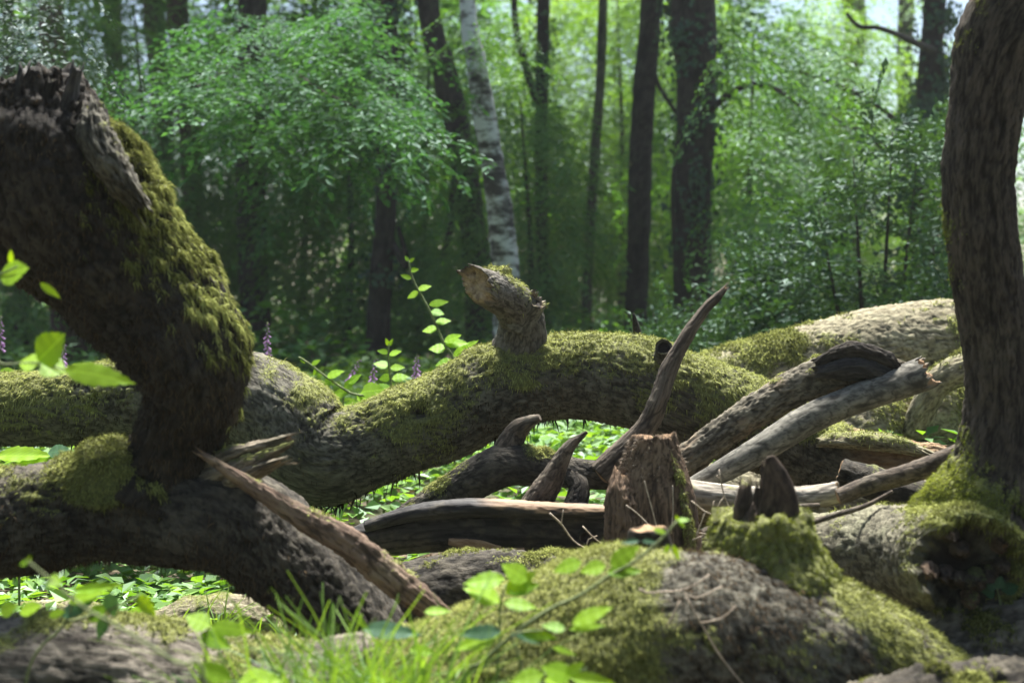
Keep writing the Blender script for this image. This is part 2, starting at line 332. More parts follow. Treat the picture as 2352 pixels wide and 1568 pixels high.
def moss_part(Ds, root, count, L, w, mat='moss', hang=0.9, lift=0.8, seed=0, name='moss', wfun=None, thr=0.3, dark=0.0):
    Vs, Q, T3, A = [], [], [], []; off = 0
    areas = []
    for D in Ds:
        wt = np.clip(D['moss'] - thr, 0, 1) if wfun is None else wfun(D)
        areas.append((wt[D['Fq']].mean(1) * np.linalg.norm(np.cross(D['V'][D['Fq'][:, 2]] - D['V'][D['Fq'][:, 0]], D['V'][D['Fq'][:, 3]] - D['V'][D['Fq'][:, 1]]), axis=1)).sum())
    tot = sum(areas)
    if tot <= 0: return
    for k, D in enumerate(Ds):
        wt = np.clip(D['moss'] - thr, 0, 1) if wfun is None else wfun(D)
        c = int(count * areas[k] / tot)
        if c < 4: continue
        p, n, ww = scatter(D, wt, c, seed + k)
        r = np.random.default_rng(seed + 9 + k)
        patch = fbm(p * 9, 2, seed + 4) * 0.4 + fbm(p * 2.5, 2, seed + 6) * .35
        v, q, t, a = blades(p, n, L, w, hang, lift, seed + k, np.clip(r.uniform(0.1, 0.9, c) + patch + 0.2 * (ww / max(wt.max(), 1e-6) - 0.5) - dark, 0, 1))
        Vs.append(v); Q.append(q + off); T3.append(t + off); A.append(a); off += len(v)
    me = mesh_np(name, np.vstack(Vs), [np.vstack(Q), np.vstack(T3)], dict(rnd=np.concatenate(A)), smooth=False)
    return part(name, me, M[mat], root, 'stuff')
def CRpx(pts): return [(*P(u, v, d), r * d / F) for u, v, d, r in pts]

def ground_z(x, y):
    p = np.stack([np.asarray(x, float).ravel(), np.asarray(y, float).ravel(), np.zeros(np.size(x))], 1)
    z = 0.05 * fbm(p * 0.6, 3, 3) + 0.25 * fbm(p * 0.08, 2, 8) * np.clip((p[:, 1] - 9) / 10, 0, 1)
    return z.reshape(np.shape(x))
def gz(x, y): return float(ground_z(np.array([x]), np.array([y]))[0])

# ================================================================== SETTING: ground
def ground():
    t = np.linspace(-1, 1, 121); xs = np.sign(t) * np.abs(t) ** 2.2 * 160; ys = np.linspace(0, 1, 161) ** 2.0 * 260 - 12
    X, Y = np.meshgrid(xs, ys); Z = ground_z(X, Y)
    n, m = X.shape; i = np.arange(n - 1)[:, None] * m; k = np.arange(m - 1)[None]
    f = np.stack([i + k, i + k + 1, i + m + k + 1, i + m + k], -1).reshape(-1, 4)
    me = mesh_np('ground', np.stack([X, Y, Z], -1).reshape(-1, 3), [f])
    mt, nn, l, out = newmat('leaf_litter_soil'); b = nn.new('ShaderNodeBsdfPrincipled'); l.new(b.outputs[0], out.inputs[0])
    c = nn.new('ShaderNodeTexCoord').outputs['Object']
    vo = nn.new('ShaderNodeTexVoronoi'); vo.inputs['Scale'].default_value = 14; l.new(c, vo.inputs['Vector'])
    cr = ramp(nn, [(0.0, (0.03, 0.02, 0.012)), (0.5, (0.075, 0.05, 0.03)), (1.0, (0.14, 0.10, 0.06))]); l.new(vo.outputs['Color'], cr.inputs[0])
    ng = noise(nn, l, c, 0.8, 4); gr = ramp(nn, [(0.42, (0, 0, 0)), (0.6, (1, 1, 1))]); l.new(ng, gr.inputs[0])
    l.new(mixc(nn, l, math_(nn, l, 'MULTIPLY', gr.outputs[0], 0.7), cr.outputs[0], (0.035, 0.06, 0.018)), b.inputs['Base Color']); b.inputs['Roughness'].default_value = 0.95
    bp = nn.new('ShaderNodeBump'); bp.inputs['Strength'].default_value = 0.8; bp.inputs['Distance'].default_value = 0.04
    l.new(vo.outputs['Distance'], bp.inputs['Height']); l.new(bp.outputs[0], b.inputs['Normal'])
    o = part('ground', me, mt); o['kind'] = 'structure'
ground()

# ================================================================== FALLEN WOOD
def root_at(name, label, cat, pt, group=None):
    return thing(name, label, cat, (float(pt[0]), float(pt[1]), float(max(0, pt[2]))), group)

# ---- A: arching mossy log across the middle
def arching_log():
    pts = [(-90, 935, 6.3, 86), (100, 940, 6.25, 86), (280, 920, 6.2, 96), (420, 915, 6.1, 106), (560, 925, 6.0, 118), (660, 985, 5.95, 124), (740, 1045, 5.9, 118),
           (830, 1030, 5.9, 98), (920, 995, 5.9, 98), (1020, 955, 5.9, 102), (1120, 898, 5.9, 100), (1230, 872, 5.9, 92), (1350, 866, 5.9, 96), (1460, 880, 5.85, 104),
           (1560, 915, 5.8, 106), (1660, 950, 5.8, 104), (1760, 990, 5.8, 100), (1860, 1034, 5.8, 88), (1960, 1056, 5.75, 70), (2050, 1062, 5.7, 56), (2150, 1060, 5.65, 38)]
    CR = CRpx(pts); root = root_at('fallen_log', 'long mossy log arching across the middle with a sawn branch stub on top', 'log', (CR[6][0], CR[6][1], CR[6][2] - 0.25))
    D = sweep(CR, pitch=0.0086, lump=0.09, lumpf=3.2, bark=0.010, seed=1, jag=(0, .06))
    # exposed pale wood on the tapering right end; a dark crease where the log folds
    pe = P(2010, 1062, 5.7)
    D['wood'] = np.maximum(D['wood'], sstep(-0.02, 0.12, D['V'][:, 0] - P(1925, 1050, 5.7)[0]) * sstep(-0.04, 0.0, D['V'][:, 2] - P(0, 1095, 5.7)[2]) * 0.75)
    pc = P(838, 965, 5.82); dc = np.linalg.norm((D['V'] - pc) * np.array([1.6, 1, .7]), axis=1)
    D['V'] = D['V'] - D['N'] * (0.03 * np.exp(-(dc / 0.035) ** 2))[:, None]
    pk = P(962, 945, 5.72); dk = np.linalg.norm(D['V'] - pk, axis=1)          # knot hole
    D['V'] = D['V'] - D['N'] * (0.05 * np.exp(-(dk / 0.028) ** 2))[:, None]; D['rot'] = np.maximum(D['rot'], np.exp(-(dk / 0.026) ** 2))
    moss_mask(D, 0.12, up=0.62, nf=2.6, namp=0.9, seed=1, extra=lambda V, N: .55 * sstep(P(520, 0, 6)[0], P(260, 0, 6)[0], V[:, 0]) * sstep(-.6, .2, N[:, 2]))
    part('trunk', wood_mesh('trunk', D), M['bark'], root)
    Ds = [D]
    def stub(nm, pts, **k):
        c = CRpx(pts); d = sweep(c, pitch=0.006, **k); return d
    s1 = stub('branch_stub', [(1196, 860, 5.92, 112), (1197, 815, 5.9, 82), (1198, 785, 5.87, 63), (1199, 755, 5.84, 55), (1196, 724, 5.8, 51), (1172, 692, 5.71, 46), (1132, 668, 5.6, 43), (1092, 655, 5.48, 40)], lump=0.10, lumpf=9, bark=0.005, seed=22, jag=(0, .03), slant=1.0)
    moss_mask(s1, -0.35, up=0.5, seed=3, extra=lambda V, N: sstep(P(0, 785, 5.8)[2], P(0, 840, 5.8)[2], V[:, 2]) * 1.0)
    tip = P(1095, 655, 5.48); dd = np.linalg.norm(s1['V'] - tip, axis=1)
    s1['rot'] = np.maximum(s1['rot'], sstep(0.045, 0.02, np.linalg.norm(s1['V'] - P(1064, 648, 5.45), axis=1)) * s1['wood'])
    o1 = part('branch_stub', wood_mesh('branch_stub', s1), M['stub_bark'], root); o1['label'] = 'broken stub with pale wood end facing the camera'
    s2 = stub('knob', [(1160, 700, 5.72, 34), (1148, 660, 5.72, 29), (1142, 622, 5.72, 27)], lump=0.15, lumpf=14, bark=0.006, seed=23, jag=(0, .02), capwood=(0, 0)); moss_mask(s2, 0.35, seed=5)
    part('mossy_knob', wood_mesh('mossy_knob', s2), M['bark'], o1, offset=False)
    s3 = stub('knob', [(1190, 740, 5.78, 44), (1212, 712, 5.74, 34), (1232, 690, 5.70, 25)], lump=0.12, lumpf=14, bark=0.005, seed=24, jag=(0, .02), hollow=(0, .03), capwood=(0, .4)); moss_mask(s3, -0.1, seed=6)
    part('hollow_knob', wood_mesh('hollow_knob', s3), M['smooth_bark'], o1, offset=False)
    s4 = stub('knob', [(1530, 830, 5.72, 34), (1528, 812, 5.66, 24), (1524, 796, 5.6, 19)], lump=0.1, bark=0.005, seed=25, hollow=(0, .03), capwood=(0, 0)); moss_mask(s4, -0.1, seed=7)
    part('hollow_knob', wood_mesh('hollow_knob', s4), M['bark'], root)
    s5 = sweep(CRpx([(1470, 800, 5.85, 12), (1462, 755, 5.85, 9), (1455, 720, 5.85, 3)]), pitch=0.006, bark=0.003, seed=26, capwood=(0, 0))
    part('snapped_twig', wood_mesh('snapped_twig', s5), M['dark_bark'], root)
    # bark slab lying over the right end
    s6 = sweep(CRpx([(1880, 1015, 5.62, 20), (1960, 1012, 5.6, 34), (2060, 1022, 5.58, 34), (2150, 1048, 5.57, 14)]), pitch=0.007, flat=(0.55, 1.0), bark=0.006, seed=27, jag=(.02, .05), capwood=(0, 0)); moss_mask(s6, -0.35, seed=8)
    part('bark_slab', wood_mesh('bark_slab', s6), M['pale_bark'], root)
    Ds += [s1, s2, s3, s6]
    moss_part(Ds, root, 58000, 0.024, 0.0034, seed=100, hang=1.1, lift=0.55)
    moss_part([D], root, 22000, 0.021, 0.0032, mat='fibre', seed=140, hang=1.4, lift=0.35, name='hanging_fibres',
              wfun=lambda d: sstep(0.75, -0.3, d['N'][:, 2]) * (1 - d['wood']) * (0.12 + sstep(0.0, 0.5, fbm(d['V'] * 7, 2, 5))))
    moss_part([D], root, 260, 0.07, 0.009, mat='fibre', seed=141, hang=1.8, lift=0.5, name='hanging_tatters', dark=0.35,
              wfun=lambda d: sstep(-0.86, -0.97, d['N'][:, 2]) * sstep(0.05, 0.4, fbm(d['V'] * 5, 2, 15)))
arching_log()

# ---- B + C: dark rotten fallen tree on the left with a leaning broken limb
def rotten_tree():
    CRc = CRpx([(-120, 1215, 4.3, 132), (60, 1195, 4.3, 122), (220, 1165, 4.3, 124), (400, 1180, 4.3, 128), (550, 1205, 4.25, 128), (660, 1290, 4.2, 116), (752, 1372, 4.15, 110), (838, 1458, 4.1, 98), (908, 1532, 4.05, 84)])
    root = root_at('fallen_tree', 'dark rotten fallen tree at left with a thick broken limb leaning up', 'tree', (CRc[7][0], CRc[7][1], CRc[7][2] - 0.15))
    C_ = sweep(CRc, pitch=0.0086, lump=0.10, lumpf=4, bark=0.010, seed=41)
    moss_mask(C_, -0.62, up=0.35, seed=41, extra=lambda V, N: 1.5 * np.exp(-(np.linalg.norm(V - P(245, 1020, 4.25), axis=1) / 0.12) ** 2) + 0.75 * sstep(P(330, 0, 4.3)[0], P(120, 0, 4.3)[0], V[:, 0]) * sstep(-.1, .6, N[:, 2]))
    # left end is pale bark, middle dark: two materials of bark by their own growth
    part('trunk', wood_mesh('trunk', C_), M['mid_bark'], root)
    kn = sweep(CRpx([(250, 1120, 4.25, 105), (243, 1060, 4.22, 72), (238, 1030, 4.2, 48)]), pitch=0.008, lump=0.12, lumpf=8, bark=0.008, seed=43, capwood=(0, 0)); moss_mask(kn, 0.75, seed=43)
    part('mossy_knob', wood_mesh('mossy_knob', kn), M['bark'], root)
    CRb = CRpx([(72, 180, 4.12, 112), (86, 260, 4.12, 150), (95, 330, 4.12, 190), (150, 470, 4.15, 205), (262, 608, 4.18, 172), (370, 712, 4.2, 150), (430, 810, 4.2, 143), (443, 900, 4.22, 117), (412, 990, 4.25, 95), (380, 1075, 4.3, 106), (350, 1150, 4.3, 135)])
    B_ = sweep(CRb, pitch=0.0088, lump=0.12, lumpf=4.5, bark=0.020, barkf=7, seed=44, jag=(.025, 0), capwood=(0, 0))
    # moss clings to the upper right flank of the leaning limb
    moss_mask(B_, -0.85, up=0.3, nf=3.5, namp=0.6, seed=45, extra=lambda V, N: 1.5 * sstep(0.55, 1.0, N[:, 0] * 0.8 + N[:, 2] * 0.6) * sstep(P(130, 0, 4.1)[0], P(260, 0, 4.1)[0], V[:, 0]))
    part('broken_limb', wood_mesh('broken_limb', B_), M['dark_bark'], root)
    # shards round the broken top
    for k, (u, v, u2, v2, r) in enumerate([(0, 240, -6, 186, 50), (50, 240, 58, 168, 46), (112, 245, 122, 182, 46), (158, 250, 176, 160, 40), (145, 300, 176, 235, 50)]):
        sh = sweep(CRpx([(u, v + 60, 4.05, r), (u, v, 4.02, r * .9), (u2, v2, 4.0, r * 0.5)]), pitch=0.008, flat=(1, .5), lump=.15, lumpf=14, bark=.008, seed=60 + k, jag=(0, .03), capwood=(0, 0)); moss_mask(sh, -0.6, seed=60 + k)
        part('wood_shard', wood_mesh('wood_shard', sh), M['char'] if k % 2 else M['dark_bark'], root)
    # sleeve of old bark under the broken top
    sl_ = sweep(CRpx([(215, 255, 4.0, 40), (225, 320, 3.98, 75), (270, 400, 3.98, 72), (320, 470, 4.0, 40)]), pitch=0.008, flat=(1, .55), lump=.14, lumpf=9, bark=.014, seed=67, jag=(.03, .05), capwood=(0, 0)); moss_mask(sl_, 0.05, seed=67)
    part('bark_sleeve', wood_mesh('bark_sleeve', sl_), M['bark'], root)
    # long strip of red splintered wood down the right
    st = sweep(CRpx([(462, 1042, 4.0, 7), (560, 1105, 4.0, 17), (680, 1180, 3.98, 26), (790, 1240, 3.95, 36), (880, 1310, 3.93, 38), (960, 1375, 3.9, 34), (1030, 1430, 3.9, 28)]), pitch=0.006, flat=(1, .75), lump=.10, lumpf=10, bark=.010, barkf=12, stretch=.12, seed=70, jag=(.03, 0), capwood=(1, 0)); moss_mask(st, -0.75, seed=71, extra=lambda V, N: 0.25 * (N[:, 2] > 0.8))
    part('splintered_strip', wood_mesh('splintered_strip', st), M['red_wood'], root)
    for k, (p, r, f) in enumerate([([(440, 1085), (560, 1040), (672, 1003)], (44, 34, 13), (.55, 1)), ([(430, 1110), (560, 1072), (655, 1028)], (46, 34, 6), (.6, 1)), ([(480, 1120), (570, 1090), (638, 1062)], (40, 30, 8), (.7, 1)), ([(560, 1080), (620, 1066), (674, 1064)], (10, 6, 2), (1, 1))]):
        sp = sweep(CRpx([(u, v, dq - .02 * k, r_) for (u, v), r_, dq in zip(p, r, (4.33, 4.17, 4.08))]), pitch=0.006, flat=f, lump=.1, lumpf=12, bark=.009, barkf=14, stretch=.08, seed=80 + k, jag=(0, .05), capwood=(0, 1)); moss_mask(sp, -0.7, seed=80 + k, extra=lambda V, N: 0.4 * (N[:, 2] > .6))
        part('splinter', wood_mesh('splinter', sp), M['grey_wood'], root)
    moss_part([B_], root, 32000, 0.032, 0.0035, seed=200, hang=1.5, lift=0.4)
    moss_part([C_, kn, st, sl_], root, 14000, 0.018, 0.0035, seed=210, hang=0.6, lift=0.8, mat='moss', dark=0.12)
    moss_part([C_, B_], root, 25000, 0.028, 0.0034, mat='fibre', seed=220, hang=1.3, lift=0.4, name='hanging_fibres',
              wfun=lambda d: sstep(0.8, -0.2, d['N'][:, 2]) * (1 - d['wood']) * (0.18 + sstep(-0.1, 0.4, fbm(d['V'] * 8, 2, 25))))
rotten_tree()

def simple_log(name, label, pts, mat, cat='log', moss=-0.2, count=0, mossmat='moss', L=0.02, w=0.004, extra=None, parts=(), pname='trunk', pitch=0.0098, hang=.9, lift=.7, group=None, up=0.6, **k):
    CR = CRpx(pts); i = max(range(len(CR)), key=lambda j: -CR[j][2] + CR[j][3])
    root = root_at(name, label, cat, (CR[i][0], CR[i][1], CR[i][2] - CR[i][3]), group)
    sd0 = k.pop('seed', int(abs(pts[0][0] * 7 + pts[0][1] * 3)) % 997)
    D = sweep(CR, pitch=pitch, seed=sd0, **k); moss_mask(D, moss, seed=sd0, up=up, extra=extra)
    part(pname, wood_mesh(pname, D), M[mat], root)
    if count: moss_part([D], root, count, L, w, mat=mossmat, seed=sd0 + 300, hang=hang, lift=lift)
    return root, D

# ---- D: blurred log along the bottom left
simple_log('fallen_log', 'rough brown log lying along the bottom left edge behind bramble leaves',
           [(-160, 1600, 3.6, 182), (60, 1592, 3.6, 178), (300, 1600, 3.58, 172), (520, 1625, 3.55, 168), (740, 1650, 3.5, 178), (930, 1640, 3.5, 185), (1060, 1650, 3.5, 150)],
           'mid_pale', moss=-0.45, count=7000, L=.02, w=.004, lump=.10, lumpf=5, bark=.010, barkf=7, stretch=.18)

# ---- E: thick mossy log filling the bottom right
def front_log():
    CR = CRpx([(860, 1720, 3.45, 225), (1050, 1660, 3.5, 240), (1250, 1590, 3.55, 248), (1420, 1520, 3.6, 252), (1580, 1510, 3.65, 256), (1750, 1525, 3.7, 256), (1900, 1580, 3.75, 240), (2050, 1660, 3.8, 220), (2220, 1760, 3.8, 200)])
    root = root_at('fallen_log', 'thick yellow mossy log in the bottom right foreground with a mossy broken stub', 'log', (CR[4][0], CR[4][1], 0))
    D = sweep(CR, pitch=0.009, lump=0.10, lumpf=4, bark=0.0075, seed=91)
    def ex(V, N):
        a = 0.95 * sstep(P(1560, 0, 3.6)[0], P(1380, 0, 3.6)[0], V[:, 0])
        ridge = np.abs((V[:, 0] - P(1880, 0, 3.75)[0]) - 0.75 * (P(0, 1260, 3.6)[2] - V[:, 2]))
        return a + 0.9 * np.exp(-(ridge / 0.13) ** 2) - 0.9 * np.exp(-(np.linalg.norm((V - P(1700, 1320, 3.5)) * np.array([.6, 1, 1]), axis=1) / .12) ** 2)
    moss_mask(D, -0.02, up=0.35, nf=3, namp=.9, seed=91, extra=ex)
    part('trunk', wood_mesh('trunk', D), M['bark'], root)
    st = sweep(CRpx([(1762, 1390, 3.73, 200), (1758, 1310, 3.73, 158), (1754, 1245, 3.73, 126), (1752, 1186, 3.73, 110)]), pitch=0.008, lump=.14, lumpf=7, bark=.012, seed=93, jag=(0, .018), capwood=(0, .3)); moss_mask(st, 0.5, seed=93)
    so_ = part('mossy_stub', wood_mesh('mossy_stub', st), M['bark'], root)
    # upright shard of wood standing in the stub: curved fin
    fin = sweep(CRpx([(1790, 1215, 3.68, 48), (1790, 1150, 3.68, 43), (1783, 1100, 3.68, 31), (1775, 1070, 3.68, 21), (1769, 1048, 3.68, 10)]), pitch=0.006, flat=(.45, 1), lump=.08, lumpf=10, bark=.004, seed=95, capwood=(0, 0))
    o = part('wood_fin', wood_mesh('wood_fin', fin), M['rot_dark'], so_, offset=False); o['label'] = 'dark curved shard of wood standing upright'
    for k, p in enumerate([[(1708, 1215, 3.7, 26), (1706, 1165, 3.7, 24), (1710, 1118, 3.7, 15)], [(1738, 1215, 3.7, 18), (1740, 1165, 3.7, 16), (1744, 1124, 3.7, 10)], [(1722, 1225, 3.67, 22), (1725, 1198, 3.67, 19), (1728, 1174, 3.67, 12)], [(1766, 1150, 3.72, 14), (1758, 1110, 3.72, 13), (1756, 1075, 3.72, 6)]]):
        s_ = sweep(CRpx(p), pitch=0.006, lump=.25, lumpf=18, bark=.01, seed=97 + k, jag=(0, .03), capwood=(0, 0)); moss_mask(s_, -.5, seed=97 + k)
        part('wood_shard', wood_mesh('wood_shard', s_), M['rot_dark'], so_, offset=False)
    cs = sweep(CRpx([(1492, 1310, 3.64, 75), (1490, 1255, 3.64, 54), (1488, 1214, 3.64, 45)]), pitch=0.007, lump=.08, lumpf=9, bark=.007, seed=103, capwood=(0, 1)); moss_mask(cs, -.1, seed=103)
    part('sawn_stub', wood_mesh('sawn_stub', cs), M['dark_bark'], root)
    moss_part([D, cs], root, 48000, 0.020, 0.0033, seed=300, hang=.7, lift=.8)
    moss_part([st], root, 12000, 0.014, 0.0028, seed=310, hang=.8, lift=.6, mat='moss_green')
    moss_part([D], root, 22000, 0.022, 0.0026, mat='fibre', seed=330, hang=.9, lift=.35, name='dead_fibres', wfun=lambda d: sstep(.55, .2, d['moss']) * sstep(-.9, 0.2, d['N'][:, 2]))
front_log()

# ---- F, G: bottom right corner
simple_log('fallen_log', 'weathered brown log running out of the bottom right corner below the hollow root', [(1980, 1700, 4.0, 170), (2120, 1620, 4.0, 190), (2260, 1555, 4.0, 196), (2440, 1520, 4.0, 200)], 'mid_pale', moss=-.35, count=6000, bark=.014, lump=.1, lumpf=5)
simple_log('mossy_mound', 'low mossy lump of rotten wood at the very bottom right', [(1900, 1730, 3.35, 120), (2060, 1685, 3.35, 140), (2240, 1672, 3.35, 150), (2430, 1660, 3.35, 140)], 'mid_bark', cat='log', moss=-.4, count=6000, mossmat='moss', bark=.02, lump=.2, lumpf=6)

# ---- H + I: upright trunk on the right growing from a hollow lying stem
def right_tree():
    CRi = CRpx([(1640, 1285, 4.95, 80), (1760, 1280, 4.8, 88), (1880, 1276, 4.65, 98), (2000, 1276, 4.5, 112), (2110, 1284, 4.32, 126), (2190, 1295, 4.1, 132), (2235, 1304, 3.9, 122)])
    root = root_at('fallen_tree', 'upright curved trunk at right rising from a hollow mossy root end', 'tree', (CRi[5][0], CRi[5][1], CRi[5][2] - .2))
    I_ = sweep(CRi, pitch=.009, lump=.10, lumpf=5, bark=.008, seed=111, jag=(0, .09), hollow=(0, .07), capwood=(0, 0))
    moss_mask(I_, -.12, up=.55, seed=111, extra=lambda V, N: .75 * sstep(P(2000, 0, 4.4)[0], P(2150, 0, 4.2)[0], V[:, 0]))
    I_['rot'] *= np.clip(.85 + .9 * fbm(I_['V'] * 24, 2, 5), 0.2, 1)
    part('lying_stem', wood_mesh('lying_stem', I_), M['rootbark'], root)
    rr = np.random.default_rng(12)
    for k in range(11):
        a = rr.uniform(0, 6.28); q = rr.uniform(.35, .95); u, v = 2228 + math.cos(a) * 105 * q, 1294 + math.sin(a) * 88 * q
        s_ = sweep(CRpx([(u - 14, v - 4, 4.05, 26), (u, v, 3.95, 22), (u + 6, v + 8, 3.87, 9)]), pitch=.008, lump=.3, lumpf=20, bark=.012, seed=115 + k, jag=(0, .04), capwood=(0, 0)); moss_mask(s_, -.55, seed=115 + k)
        part('rotten_heartwood', wood_mesh('rotten_heartwood', s_), M['rot_dark'] if k % 4 else M['rot_wood'], root)
    CRh = CRpx([(2238, 1260, 4.2, 185), (2256, 1170, 4.2, 135), (2276, 1090, 4.2, 103), (2287, 1010, 4.2, 84), (2294, 920, 4.2, 74), (2289, 800, 4.2, 73), (2272, 680, 4.2, 78), (2254, 545, 4.2, 80), (2247, 420, 4.2, 81), (2258, 300, 4.2, 83), (2272, 180, 4.2, 86), (2295, 80, 4.2, 92), (2345, -20, 4.2, 95), (2400, -150, 4.2, 95), (2440, -400, 4.2, 88), (2450, -800, 4.25, 60)])
    H_ = sweep(CRh, pitch=.0105, lump=.07, lumpf=5, bark=.008, barkf=13, stretch=.2, seed=113, capwood=(0, 0))
    zt = P(0, 1130, 4.2)[2]; z2 = P(0, 900, 4.2)[2]
    moss_mask(H_, -.55, up=.35, seed=113, extra=lambda V, N: 1.2 * sstep(z2, zt, V[:, 2]) * sstep(.75, .0, N[:, 0]) + .45 * sstep(-.45, -.9, N[:, 0]))
    part('upright_trunk', wood_mesh('upright_trunk', H_), M['trunk_brown'], root)
    moss_part([I_], root, 14000, .022, .0036, seed=350, mat='moss', hang=.8, lift=.6)
    moss_part([H_], root, 18000, .014, .003, seed=360, mat='moss_green', hang=.5, lift=.9, name='moss')
right_tree()

# ---- J: big pale fallen trunk at the back right
def back_trunk():
    CR = CRpx([(1540, 945, 7.4, 90), (1690, 890, 7.5, 92), (1850, 845, 7.6, 98), (2000, 815, 7.7, 108), (2150, 803, 7.8, 116), (2300, 800, 7.9, 122), (2480, 800, 8, 128)])
    root = root_at('fallen_log', 'massive pale sunlit fallen trunk at the back right behind the branches', 'log', (CR[3][0], CR[3][1], 0))
    D = sweep(CR, pitch=.011, lump=.08, lumpf=2.5, bark=.010, seed=121); moss_mask(D, -.05, up=.4, seed=121, extra=lambda V, N: .5 * sstep(P(1950, 0, 7.6)[0], P(1750, 0, 7.6)[0], V[:, 0]))
    part('trunk', wood_mesh('trunk', D), M['pale_bark'], root)
    J2 = sweep(CRpx([(1780, 1075, 7.0, 80), (1900, 1020, 7.05, 88), (2020, 985, 7.15, 92), (2150, 950, 7.3, 96), (2300, 900, 7.6, 100), (2400, 850, 7.8, 90)]), pitch=.011, lump=.1, lumpf=3, bark=.01, seed=123, capwood=(0, 0)); moss_mask(J2, -.1, seed=123)
    part('lower_limb', wood_mesh('lower_limb', J2), M['pale_bark'], root)
    J3 = sweep(CRpx([(2290, 835, 6.95, 42), (2210, 848, 6.9, 38), (2155, 880, 6.9, 33), (2125, 930, 6.92, 30), (2105, 990, 6.98, 34)]), pitch=.01, bark=.006, seed=125, capwood=(0, 0)); moss_mask(J3, 0.1, seed=125)
    part('arched_limb', wood_mesh('arched_limb', J3), M['pale_bark'], root)
    J4 = sweep(CRpx([(1800, 985, 7.1, 30), (1845, 930, 7.1, 38), (1880, 880, 7.1, 32), (1905, 820, 7.1, 8)]), pitch=.01, flat=(.6, 1), bark=.006, seed=127, jag=(0, .04)); moss_mask(J4, -.6, seed=127)
    part('split_piece', wood_mesh('split_piece', J4), M['grey_wood'], root)
    moss_part([D, J2, J3], root, 18000, .03, .006, seed=380, hang=.8, lift=.6)
back_trunk()

# ---- L, M, N, T: bare branches leaning across the pile
def branchL():
    r, D = simple_log('branch', 'thick lichened branch with a ragged broken end leaning over the arching log', [(1530, 1090, 5.15, 36), (1580, 1055, 5.12, 38), (1650, 1003, 5.1, 38), (1740, 940, 5.08, 41), (1830, 888, 5.08, 41), (1920, 853, 5.08, 45), (2000, 848, 5.08, 43), (2066, 862, 5.08, 30)],
           'grey_bark', cat='branch', moss=-.42, count=3500, L=.012, w=.003, pname='limb', lump=.16, lumpf=7, bark=.008, jag=(0, .06), capwood=(1, 0), pitch=.006,
           extra=lambda V, N: .6 * sstep(P(1680, 0, 5)[0], P(1560, 0, 5)[0], V[:, 0]))
    for k, (p, mat) in enumerate([([(1870, 835, 5.0, 14), (1950, 806, 5.0, 28), (2030, 826, 5.0, 26), (2064, 850, 5.0, 12)], 'dark_bark'), ([(1880, 855, 4.99, 16), (1960, 848, 4.985, 34), (2040, 862, 5.0, 28), (2072, 882, 5.0, 12)], 'char')]):
        s_ = sweep(CRpx(p), pitch=.006, flat=(.8, .6), lump=.15, lumpf=12, bark=.010, barkf=13, stretch=.1, seed=131 + k, jag=(.02, .03), capwood=(0, 0))
        part('peeling_bark', wood_mesh('peeling_bark', s_), M[mat], r)
branchL()
simple_log('branch', 'smooth grey speckled branch with a sawn end, below the ragged branch', [(1580, 1122, 4.9, 20), (1640, 1092, 4.9, 26), (1740, 1035, 4.92, 32), (1850, 967, 4.95, 34), (1950, 922, 4.97, 34), (2050, 885, 5.0, 37), (2112, 862, 5.02, 40), (2125, 856, 5.02, 38)],
           'smooth_bark', cat='branch', moss=-.8, pname='limb', lump=.05, bark=.002, jag=(0, .03), pitch=.006)
simple_log('branch', 'thin dark curved dead branch standing up in front of the arching log', [(1380, 1090, 5.35, 34), (1440, 1030, 5.35, 29), (1487, 975, 5.35, 25), (1515, 915, 5.35, 22), (1535, 850, 5.37, 20), (1575, 775, 5.4, 16), (1618, 712, 5.42, 12), (1645, 685, 5.43, 11), (1668, 660, 5.43, 4)],
           'dead_branch', cat='branch', moss=-.75, pname='limb', lump=.12, lumpf=10, bark=.005, stretch=.1, jag=(0, .02), pitch=.0055)
simple_log('branch', 'dark slender branch reaching the foot of the upright right trunk', [(1925, 1142, 4.62, 19), (1990, 1115, 4.62, 21), (2060, 1095, 4.6, 23), (2130, 1072, 4.58, 24), (2230, 1030, 4.55, 25)], 'dead_branch', cat='branch', moss=-.8, pname='limb', lump=.06, bark=.004, pitch=.006)

simple_log('branch', 'thin grey stick propped between the red stump and the whitish branch', [(1610, 1225, 4.45, 9), (1690, 1190, 4.5, 9), (1780, 1168, 4.6, 8), (1880, 1160, 4.7, 6)], 'dead_branch', cat='branch', moss=-.8, pname='limb', lump=.1, lumpf=14, bark=.003, pitch=.006)
simple_log('branch', 'slim brown stick lying on the lying stem left of the hollow root', [(1850, 1205, 4.35, 6), (1910, 1185, 4.38, 7), (1990, 1160, 4.4, 6), (2050, 1128, 4.42, 4)], 'dead_branch', cat='branch', moss=-.8, pname='limb', lump=.1, lumpf=14, bark=.002, pitch=.006)
